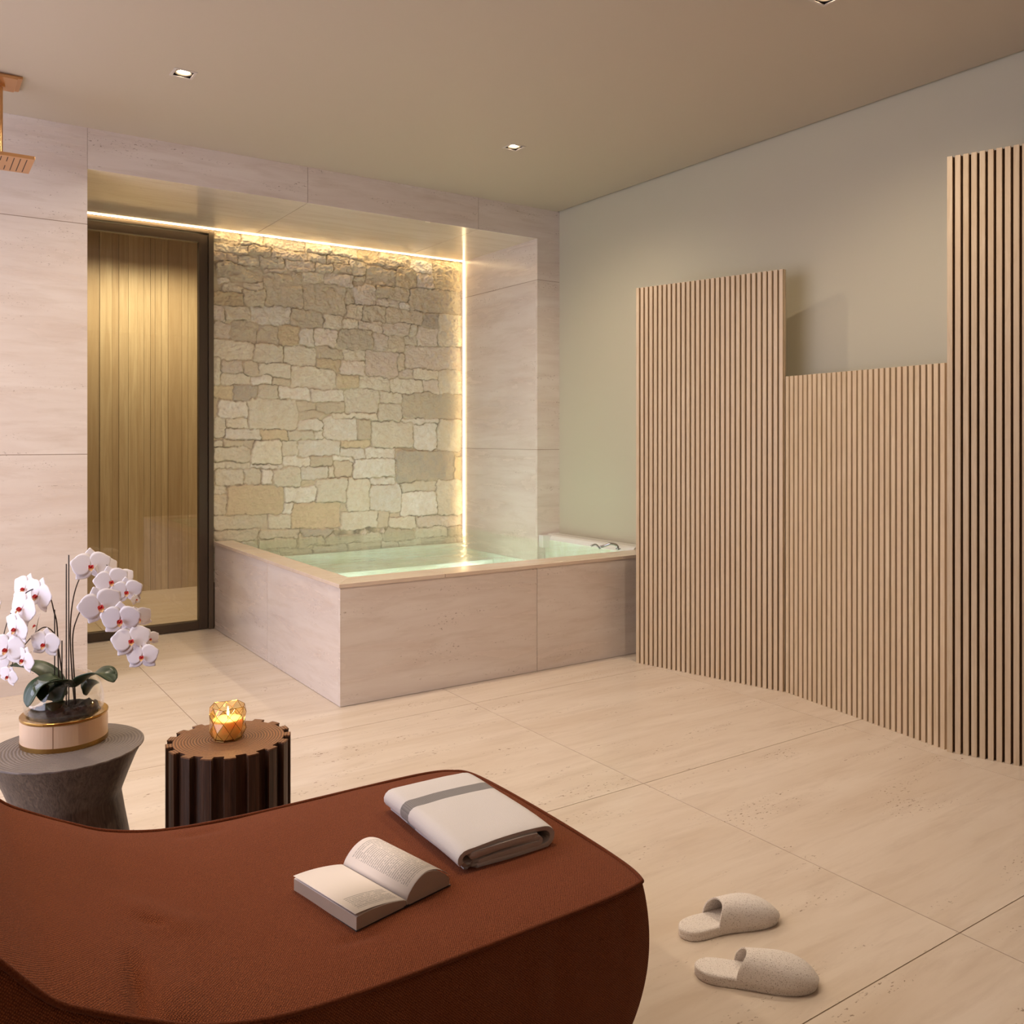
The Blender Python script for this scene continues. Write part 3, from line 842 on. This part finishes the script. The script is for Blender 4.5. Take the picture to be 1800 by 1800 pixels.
# ------------------------------------------------------------------ book
bz = seat_z(.72, 1.53) - .001
bk = empty('open_book', (.7475, 1.44, bz), 'open paperback book lying face up on the chaise', 'book', rz=math.radians(12.1))
# local: spine along +y (0..0.195), left page towards -x, right page towards +x
BL, BW = .195, .110
def block(sign, name, topm):
    N = 26; prof = []
    for k in range(N + 1):
        s_ = k / N
        if sign > 0: z = .012 + .036 * math.sin(PI * min(1, s_ * 1.02)) ** .75 * (1 - .25 * s_) + .004 * s_
        else: z = .012 + .016 * math.sin(PI * min(1, s_ * .60)) ** .8 - .003 * s_
        prof.append((sign * (.001 + s_ * (BW - (.006 if sign > 0 else 0))), z))
    vs = []; fs = []; mi = []
    for y in (0.0, BL):
        for x, z in prof: vs.append((x, y, z))
        for x, z in prof: vs.append((x, y, .0016))
    n = N + 1
    for k in range(N):
        f = (k, k + 1, 2 * n + k + 1, 2 * n + k); fs.append(f if sign > 0 else f[::-1]); mi.append(0)
        f = (n + k, n + k + 1, 3 * n + k + 1, 3 * n + k); fs.append(f[::-1] if sign > 0 else f); mi.append(1)
        f = (n + k, n + k + 1, k + 1, k); fs.append(f if sign > 0 else f[::-1]); mi.append(1)
        f = (3 * n + k, 3 * n + k + 1, 2 * n + k + 1, 2 * n + k); fs.append(f[::-1] if sign > 0 else f); mi.append(1)
    f = (n + N, 3 * n + N, 2 * n + N, N); fs.append(f if sign > 0 else f[::-1]); mi.append(1)
    f = (n, 3 * n, 2 * n, 0); fs.append(f[::-1] if sign > 0 else f); mi.append(1)
    o = mesh(name, vs, fs, [topm, M['edges']], bk, False, mi)
    uv = o.data.uv_layers.new(name='UVMap')
    for poly in o.data.polygons:
        for li in poly.loop_indices:
            v = o.data.vertices[o.data.loops[li].vertex_index].co
            u_ = abs(v.x) / BW
            uv.data[li].uv = (u_ if sign > 0 else 1 - u_, v.y / BL)
    for poly in o.data.polygons: poly.use_smooth = poly.material_index == 0
    return prof
pl = block(-1, 'left_pages', M['page_part']); pr = block(1, 'right_pages', M['page_full'])
# lifted leaves
def leafsheet(prof, dz, name, mat, y0, y1, sgn):
    vs = []; fs = []; n = len(prof)
    for y in (y0, y1):
        for k, (x, z) in enumerate(prof): vs.append((x * (1.02), y, z + .0004 + dz * (k / n) ** 2))
    for k in range(n - 1):
        f = (k, k + 1, n + k + 1, n + k); fs.append(f if sgn > 0 else f[::-1])
    o = mesh(name, vs, fs, [mat], bk, True)
    uv = o.data.uv_layers.new(name='UVMap')
    for poly in o.data.polygons:
        for li in poly.loop_indices:
            v = o.data.vertices[o.data.loops[li].vertex_index].co; u_ = min(1, abs(v.x) / BW)
            uv.data[li].uv = (u_ if sgn > 0 else 1 - u_, (v.y - y0) / (y1 - y0))
    s2 = o.modifiers.new('s', 'SOLIDIFY'); s2.thickness = .0004; s2.offset = 1
leafsheet(pl, .006, 'loose_leaf', M['page_part'], .001, BL - .001, -1)
leafsheet(pr, .0035, 'loose_leaf', M['page_full'], .001, BL - .001, 1)
mb = MB(); mb.box(-BW - .002, -.001, 0, -.001, BL + .001, .0015); mb.box(.001, -.001, 0, BW - .002, BL + .001, .0015); mb.box(-.006, -.001, 0, .006, BL + .001, .003)
mb.build('cover', [M['cover']], bk)

# ------------------------------------------------------------------ slippers
def slipper(loc, ang, label, L=.287, mir=1):
    e_ = empty('slipper', loc, label, 'slipper', 'pair of felt slippers on the floor', ang)
    def hw(t_):   # half width along the foot, heel to toe
        ss = [(0, .0), (.02, .018), (.07, .032), (.18, .039), (.35, .037), (.5, .041), (.68, .049), (.8, .049), (.9, .041), (.96, .029), (.99, .014), (1, 0)]
        for i in range(len(ss) - 1):
            if t_ <= ss[i + 1][0]:
                a, b = ss[i], ss[i + 1]; k = (t_ - a[0]) / (b[0] - a[0]); return a[1] + (b[1] - a[1]) * k
        return 0
    def off(t_): return mir * .008 * math.sin(PI * t_ * 1.1)
    # sole: stack of rings
    N = 72; vs = []; fs = []
    ring = []
    for k in range(N):
        a = 2 * PI * k / N; t_ = .5 - .5 * math.cos(a); s_ = 1 if math.sin(a) >= 0 else -1
        ring.append((t_ * L, off(t_) + s_ * hw(t_)))
    # smooth the outline
    for _ in range(3): ring = [((ring[i - 1][0] + 2 * ring[i][0] + ring[(i + 1) % N][0]) / 4, (ring[i - 1][1] + 2 * ring[i][1] + ring[(i + 1) % N][1]) / 4) for i in range(N)]
    cx_, cy_ = L / 2, off(.5)
    lay = [(.95, .0), (.99, .003), (1.0, .009), (.985, .014), (1.0, .0175), (.985, .022), (.93, .0245), (.7, .024), (.4, .023), (.0, .0225)]
    for sc_, z in lay:
        inset = (1 - sc_)
        for x, y in ring:
            if sc_ >= .9:
                d_ = Vector((x - cx_, (y - cy_) * 3)); d_.normalize(); q = inset * .06
                vs.append((x - d_.x * q, y - d_.y * q * .8, z))
            else: vs.append((cx_ + (x - cx_) * sc_, cy_ + (y - cy_) * sc_, z))
    for j in range(len(lay) - 1):
        for k in range(N):
            l = (k + 1) % N; fs.append((j * N + k, j * N + l, (j + 1) * N + l, (j + 1) * N + k))
    fs.append(tuple(range(N - 1, -1, -1)))
    s1 = mesh('sole', vs, fs, [M['slipper']], e_, True)
    # upper shell
    vs = []; fs = []; NT_, NA = 34, 26
    t0 = .335
    for j in range(NT_ + 1):
        for i in range(NA + 1):
            th = PI * i / NA
            sw = .09 * math.sin(th) ** 2
            tt = t0 + sw * (1 - j / NT_); u_ = (j / NT_) ** .85
            t_ = min(.999, tt + (1.0 - tt) * u_)
            w = hw(t_) * 1.0 + .001
            hgt = .062 * max(0.0, 1 - (max(0.0, t_ - .46) / .545) ** 2.7) ** .62
            hgt = max(hgt, .012) - .010
            ct, st_ = math.cos(th), max(0.0, math.sin(th))
            x_ = t_ * L; y_ = off(t_) + w * (abs(ct) ** .8) * (1 if ct > 0 else -1); z_ = .016 + max(hgt, .002) * st_ ** .8
            vs.append((x_, y_, z_))
    n = NA + 1
    for j in range(NT_):
        for i in range(NA):
            a = j * n + i; fs.append((a, a + n, a + n + 1, a + 1))
    u = mesh('upper', vs, fs, [M['slipper']], e_, True)
    s2 = u.modifiers.new('s', 'SOLIDIFY'); s2.thickness = .004; s2.offset = 0
    b2 = u.modifiers.new('b', 'BEVEL'); b2.width = .0015; b2.segments = 2; b2.limit_method = 'ANGLE'; b2.angle_limit = math.radians(60)
slipper((1.589, 1.593, 0), math.atan2(-.065, .265), 'felt slipper farther from the camera, its opening visible')
slipper((1.512, 1.469, 0), math.atan2(-.19, .195), 'felt slipper nearer the camera, toe pointing right', L=.278, mir=-1)

# ------------------------------------------------------------------ side table (hourglass) + stump
tab = empty('side_table', (.324, 2.449, 0), 'grey brown hourglass wooden side table carrying the orchid', 'side table')
n = 96
def wob(a, z): return 1 + .012 * math.sin(a * 7 + z * 4) * (1 - abs(z - .4) * 1.5)
vs = []; fs = []
prof = [(0, 0), (.150, 0), (.178, .004), (.170, .08), (.152, .20), (.134, .30), (.1255, .352), (.128, .362), (.142, .40), (.160, .445), (.1755, .4755)]
for i in range(n):
    a = 2 * PI * i / n
    for k, (r, z) in enumerate(prof):
        q = wob(a, z) if 0 < z < .47 else 1
        vs.append((r * q * math.cos(a), r * q * math.sin(a), z))
m = len(prof)
for i in range(n):
    j = (i + 1) % n
    for k in range(m - 1): fs.append((i * m + k, j * m + k, j * m + k + 1, i * m + k + 1))
o = mesh('base', vs, fs, [M['greywood']], tab, True)
mb = MB(); mb.lathe([(0, .4757), (.1765, .4757), (.179, .4765), (.179, .4795), (.178, .4805), (0, .4805)], 96)
o = mb.build('tabletop', [M['tabletop']], tab)

st_ = empty('stump_stool', (.7035, 2.370, 0), 'round fluted dark wood stump with end-grain top, carrying the candle', 'side table')
NTH = 17
def gear(ro, ri, z0, z1, mats, name, mi_side=0):
    pts = []
    for k in range(NTH):
        a0 = 2 * PI * k / NTH; st = 2 * PI / NTH
        for f_, r in ((-.25, ri), (-.25, ro), (0, ro), (.25, ro), (.25, ri), (.5, ri)):
            a = a0 + f_ * st; pts.append((r * math.cos(a), r * math.sin(a)))
    mb = MB(); prism(mb, pts, z0, z1); return mb.build(name, mats, st_)
bevel(gear(.1585, .1415, 0, .447, [M['stump']], 'body'), .001, 1)
gear(.1588, .1418, .4471, .4505, [M['stumptop']], 'top')

# ------------------------------------------------------------------ candle holder
can = empty('candle_holder', (.700, 2.372, .4507), 'small faceted amber glass candle holder with burning candle on the fluted stump', 'candle holder')
NF = 9
R1 = [(.033, .0), (.045, .026), (.047, .054), (.043, .080)]
R1 = [(.038, .001), (.0475, .024), (.0445, .048), (.0475, .066), (.045, .084)]
vs = []; fs = []
for j, (r, z) in enumerate(R1):
    for k in range(NF):
        a = 2 * PI * (k + (.5 if j % 2 else 0)) / NF
        vs.append((r * math.cos(a), r * math.sin(a), z + (.004 if j == 4 and k % 2 else 0)))
for j in range(len(R1) - 1):
    for k in range(NF):
        l = (k + 1) % NF; A = j * NF; B = (j + 1) * NF
        if j % 2 == 0: fs += [(A + k, A + l, B + k), (A + l, B + l, B + k)]
        else: fs += [(A + k, B + l, B + k), (A + k, A + l, B + l)]
fs.append(tuple(range(NF - 1, -1, -1)))
g = mesh('glass_cup', vs, fs, [M['amber']], can)
s2 = g.modifiers.new('s', 'SOLIDIFY'); s2.thickness = .0025; s2.offset = -1
es = set()
for f in fs[:-1]:
    for i in range(3): es.add(tuple(sorted((f[i], f[(i + 1) % 3]))))
mb = MB()
for a, b in sorted(es):
    if (a // NF == b // NF) and a // NF not in (0, 4): continue
    mb.tube([vs[a], vs[b]], .0007, 5)
mb.build('gold_edges', [M['brass']], can)
mb = MB(); mb.lathe([(0, .004), (.035, .004), (.038, .02), (.038, .050), (.036, .052), (0, .051)], 36)
mb.build('wax', [M['wax']], can, smooth=False)
mb = MB(); mb.tube([(0, 0, .050), (.001, 0, .060)], .0009, 6); mb.build('wick', [M['wick']], can)
mb = MB(); mb.lathe([(.0002, .058), (.003, .062), (.0036, .067), (.0024, .074), (.0002, .084)], 16, (.001, 0, 0)); mb.build('flame', [M['flame']], can, smooth=True)
l = bpy.data.lights.new('candle_glow', 'POINT'); l.energy = .45; l.color = (1, .62, .26); l.shadow_soft_size = .006
o = bpy.data.objects.new('candle_glow', l); COL.objects.link(o); o.location = (.701, 2.372, .4507 + .078)

# ------------------------------------------------------------------ planter
pz = .4807
plt = empty('glass_planter', (.3265, 2.500, pz), 'round glass bowl planter in an ivory and brass ring on the grey side table', 'planter')
mb = MB(); mb.lathe([(.0995, .010), (.1005, .0105), (.1005, .066), (.0995, .0665), (.092, .0665), (.092, .010)], 72, closed=True)
mb.build('ivory_band', [M['ivory']], plt, smooth=False)
mb = MB(); mb.lathe([(0, 0), (.1015, 0), (.1015, .011), (.099, .0115), (0, .0115)], 72); mb.build('base_rim', [M['brass']], plt)
mb = MB(); mb.lathe([(.1010, .0655), (.1018, .068), (.1018, .071), (.1005, .0725), (.088, .0725), (.085, .070), (.085, .064), (.1, .064)], 72, closed=True)
mb.build('top_rim', [M['brass']], plt)
mb = MB()
for a in (0, 120, 240):
    mb = MB(); Ma = Matrix.Rotation(math.radians(a - 112), 4, 'Z'); mb.box(.1000, -.0008, .011, .1009, .0008, .0655, M=Ma)
    mb.build('band_seam', [M['seam']], plt)
prof = []
cz, rb = .098, .0925
for k in range(30):
    a = math.radians(-78 + (78 + 47) * k / 29); prof.append((rb * math.cos(a), cz + rb * math.sin(a)))
inner = [((rb - .0022) * math.cos(math.radians(-78 + 125 * k / 29)), cz + (rb - .0022) * math.sin(math.radians(-78 + 125 * k / 29))) for k in range(29, -1, -1)]
mb = MB(); mb.lathe(prof + inner, 64, closed=True)
mb.build('glass_bowl', [M['bowlglass']], plt, smooth=True)
# bark chunks fill
vs = []; fs = []; NR, NA = 14, 40
for j in range(NR + 1):
    r = .0800 * j / NR
    for i in range(NA):
        a = 2 * PI * i / NA
        z = .088 + .014 * noise.noise(Vector((r * 60 * math.cos(a), r * 60 * math.sin(a), 2))) - .012 * (j / NR) ** 2 + .014 * math.exp(-((r * math.cos(a) - .05) ** 2 + (r * math.sin(a) + .01) ** 2) / .0006)
        vs.append((r * math.cos(a), r * math.sin(a), z))
for j in range(NR):
    for i in range(NA):
        k = (i + 1) % NA; fs.append((j * NA + i, (j + 1) * NA + i, (j + 1) * NA + k, j * NA + k))
base_ = len(vs)
for (r, z) in ((.078, .055), (.066, .035), (.03, .015)):
    for i in range(NA):
        a = 2 * PI * i / NA; vs.append((r * math.cos(a), r * math.sin(a), z))
prev = NR * NA
for q in range(3):
    cur = base_ + q * NA
    for i in range(NA):
        k = (i + 1) % NA; fs.append((prev + i, cur + i, cur + k, prev + k))
    prev = cur
b_ = mesh('bark', vs, fs, [M['bark']], plt, True); b_['kind'] = 'stuff'

# ------------------------------------------------------------------ orchid (plant coordinates: a sideways, b away, z up)
BASE = Vector((.327, 2.5, 0)); RA = Vector((.8268, -.5625, 0)); FB = Vector((.5625, .8268, 0))
orc = empty('orchid', (.327, 2.5, .560), 'white orchid with arching flower stems and dark green leaves in the glass bowl', 'orchid')
OFF = Vector((.327, 2.5, .560))
def W(a, b, z): return BASE + RA * a + FB * b + Vector((0, 0, z)) - OFF
STK = [(.0134, .951), (0.0, .9264), (-.0235, .8122), (-.010, .7313)]
for i, (a, z) in enumerate(STK):
    b = (-.006, .008, -.004, .006)[i]
    mb = MB(); mb.tube([W(a, b, .566), W(a, b, z)], .0014, 8); mb.build('stake', [M['stake']], orc)
STM = [[(.0177, .5663), (.0119, .6259), (.0061, .7414), (.0119, .8252), (.0278, .883), (.0524, .9148), (.0885, .9263), (.1246, .9036), (.1564, .8747), (.1824, .8397)],
       [(.0235, .5663), (.0206, .6331), (.0162, .7342), (.0264, .7848), (.048, .8224), (.0813, .8397), (.1318, .8108), (.1752, .7675), (.1997, .7154), (.2055, .6981)],
       [(-.0112, .5663), (-.0199, .6331), (-.0242, .7631), (-.0329, .8065), (-.043, .8397), (-.0704, .8628), (-.1066, .8498), (-.1427, .7992), (-.1615, .7414), (-.1701, .6837)],
       [(-.0054, .5663), (-.0054, .6259), (-.0126, .6909), (-.0228, .7414), (-.0372, .7617), (-.0545, .766), (-.0777, .7487), (-.1037, .7198), (-.1239, .6981), (-.134, .6692), (-.1355, .6475)]]
for i, s_ in enumerate(STM):
    b0 = (.012, .004, .006, -.004)[i]
    P_ = spline([W(a, b0 + .004, z) for a, z in s_], 6)
    mb = MB(); mb.tube(P_, [.0019 - .0008 * k / len(P_) for k in range(len(P_))], 8); mb.build('flower_stem', [M['stem']], orc, smooth=True)
def leafobj(pts, width, droop=.3):
    P_ = spline([W(a, b, z) for a, b, z in pts], 7); n = len(P_); vs = []; fs = []; NW = 6
    for k, p in enumerate(P_):
        t_ = k / (n - 1); tg = (P_[min(k + 1, n - 1)] - P_[max(k - 1, 0)]).normalized()
        side = tg.cross(Vector((0, 0, 1)))
        if side.length < .35: side = side + RA * .5
        side.normalize(); up = side.cross(tg).normalized()
        w = width * (math.sin(PI * (.12 + .86 * t_)) ** .6) * (.75 + .5 * t_) * (1 if t_ < .97 else .4)
        for i in range(NW + 1):
            s_ = i / NW * 2 - 1; vs.append(p + side * w * s_ + up * w * droop * (abs(s_) ** 1.5))
    for k in range(n - 1):
        for i in range(NW):
            a = k * (NW + 1) + i; fs.append((a, a + 1, a + NW + 2, a + NW + 1))
    o = mesh('leaf', vs, fs, [M['leaf']], orc, True); s2 = o.modifiers.new('s', 'SOLIDIFY'); s2.thickness = .002; s2.offset = 0
LV = [([(-.008, 0, .590), (-.0447, .015, .632), (-.0909, .02, .657), (-.150, .02, .664)], .037),
      ([(.0198, -.01, .6215), (.0007, -.04, .640), (-.030, -.065, .632), (-.048, -.085, .590)], .042),
      ([(.0264, 0, .615), (.0739, -.03, .648), (.1142, -.04, .660), (.1471, -.05, .641)], .034),
      ([(.0252, .02, .6203), (.0409, .03, .6249), (.0449, .04, .6074), (.0336, .045, .581)], .022),
      ([(.010, -.01, .6215), (.004, -.03, .620), (.001, -.05, .595), (-.002, -.055, .570)], .026),
      ([(.0, .0, .60), (-.012, -.03, .64), (-.03, -.055, .63), (-.01, -.08, .60)], .02)]
for p_, w_l in LV: leafobj(p_, w_l)

def petal_mesh(L, Wd, cup, tip=1.0):
    vs = []; fs = []; NL, NW = 9, 8
    for j in range(NL + 1):
        t_ = j / NL; w = Wd * (math.sin(PI * min(1, t_ ** .8 * .93 + .03)) ** .55) * tip if t_ < 1 else Wd * .3
        for i in range(NW + 1):
            s_ = i / NW * 2 - 1
            vs.append((s_ * w, t_ * L * (1 - .12 * s_ * s_ * t_), cup * (s_ * s_ * .4 + t_ * t_ * .7) * L * .5 + .003 * L * 10 * math.sin(s_ * 5 + t_ * 4) * .1))
    for j in range(NL):
        for i in range(NW):
            a = j * (NW + 1) + i; fs.append((a, a + 1, a + NW + 2, a + NW + 1))
    return vs, fs
def make_blossom_meshes():
    mb = MB()
    def put(L, Wd, ang, z, cup, dx=0, dy=0):
        v, f = petal_mesh(L, Wd, cup); R_m = Matrix.Rotation(math.radians(ang), 4, 'Z')
        mb.add([R_m @ Vector(p) + Vector((dx, dy, z)) for p in v], f)
    for a in (0, 128, -128): put(.92, .34, a, -.03, -.10)
    for a in (72, -72): put(.98, .58, a, .0, -.08)
    me1 = mb
    lp = MB()
    lp.add(*petal_mesh(.32, .13, .5)); Rm = Matrix.Rotation(math.radians(180), 4, 'Z') @ Matrix.Rotation(math.radians(25), 4, 'X')
    lp.v = [tuple(Rm @ Vector(p) + Vector((0, 0, .05))) for p in lp.v]; lp.m = [1] * len(lp.f)
    for s_ in (-1, 1):
        v, f = petal_mesh(.22, .10, .4); R2 = Matrix.Rotation(math.radians(180 + s_ * 50), 4, 'Z') @ Matrix.Rotation(math.radians(40), 4, 'X')
        lp.add([R2 @ Vector(p) + Vector((0, 0, .06)) for p in v], f, 0)
    # column
    sph = []; sf = []
    for j in range(5):
        for i in range(8):
            a = 2 * PI * i / 8; ph = PI * j / 4; sph.append((.05 * math.sin(ph) * math.cos(a), -.02 + .05 * math.sin(ph) * math.sin(a), .10 + .09 * math.cos(ph)))
    for j in range(4):
        for i in range(8):
            k = (i + 1) % 8; sf.append((j * 8 + i, (j + 1) * 8 + i, (j + 1) * 8 + k, j * 8 + k))
    lp.add(sph, sf, 0)
    return me1, lp
b1, b2 = make_blossom_meshes()
FL = [(.0668, 0, .922, .039, 0), (.0941, .03, .9104, .0289, 1), (.1188, 0, .883, .0347, 0), (.1578, 0, .857, .0318, 0), (.1316, .03, .884, .026, 0), (.1809, 0, .8368, .013, 1),
      (.1007, -.02, .8247, .0433, 0), (.1508, -.02, .7889, .0405, 0), (.178, -.02, .7374, .039, 0), (.2052, -.02, .6973, .0332, 0), (.1783, .02, .7836, .0289, 0), (.2089, .02, .7326, .0188, 0),
      (-.0675, 0, .8469, .0405, 0), (-.0969, -.02, .8176, .0405, 0), (-.1057, -.03, .7696, .0376, 0), (-.1285, -.03, .7183, .039, 0), (-.1875, .03, .7976, .0289, 1), (-.088, .03, .764, .0289, 1),
      (-.0344, -.03, .7311, .0347, 0), (-.0816, -.04, .6937, .0303, 0), (-.1313, -.02, .6472, .0231, 0), (-.1759, 0, .6721, .0318, 0), (-.1228, .04, .8574, .0347, 0), (-.1217, .03, .723, .0202, 1)]
pm0 = lm0 = None
for i, (a, b, z, r, side) in enumerate(FL):
    if pm0 is None:
        o = b1.build('blossom', [M['petal']], orc, smooth=True); lp = b2.build('lip', [M['lip'], M['lipy']], o, smooth=True); pm0, lm0 = o, lp
        s2 = o.modifiers.new('s', 'SOLIDIFY'); s2.thickness = .012; s2.offset = 0
    else:
        o = pm0.copy(); COL.objects.link(o); o.parent = orc
        lp = lm0.copy(); COL.objects.link(lp); lp.parent = o
    # facing: towards the room, drooping outwards
    out = 1 if a > 0 else -1
    nrm = (-FB + RA * (.35 * out + random.uniform(-.25, .2)) + Vector((0, 0, random.uniform(-.15, .25))))
    if side: nrm = RA * out * 1.0 - FB * .45 + Vector((0, 0, .2))
    nrm.normalize()
    up = Vector((0, 0, 1)) + RA * random.uniform(-.25, .25) + RA * (-.25 * out); up = (up - nrm * up.dot(nrm)).normalized(); xx = up.cross(nrm)
    Mm = Matrix((xx, up, nrm)).transposed().to_4x4()
    s_ = r * 1.3
    o.matrix_basis = Matrix.Translation(W(a, b, z)) @ Mm @ Matrix.Diagonal((s_, s_, s_, 1))

# ------------------------------------------------------------------ daylight, world, camera
w = bpy.data.worlds.new('World'); SC.world = w; w.use_nodes = True
bg = w.node_tree.nodes['Background']; bg.inputs[0].default_value = (.86, .84, 1.0, 1); bg.inputs[1].default_value = 3.9
l = bpy.data.lights.new('window_portal', 'AREA'); l.shape = 'RECTANGLE'; l.size = WY1 - WY0; l.size_y = WZ1 - WZ0; l.cycles.is_portal = True
o = bpy.data.objects.new('window_portal', l); COL.objects.link(o); o.location = (XL - .16, (WY0 + WY1) / 2, (WZ0 + WZ1) / 2); o.rotation_euler = (PI / 2, 0, -PI / 2)

cam = bpy.data.cameras.new('Camera'); co = bpy.data.objects.new('Camera', cam); COL.objects.link(co)
co.location = (0, 0, 1.25); co.rotation_euler = (PI / 2, 0, -YAW)
cam.sensor_fit = 'HORIZONTAL'; cam.sensor_width = 36; cam.lens = 36 * 1558 / 1800
cam.shift_y = -(900 - 768) / 1800
cam.clip_start = .02
SC.camera = co
SC.view_settings.view_transform = 'Standard'; SC.view_settings.look = 'None'; SC.view_settings.gamma = 1; SC.view_settings.use_curve_mapping = False
SC.view_settings.exposure = 0.02
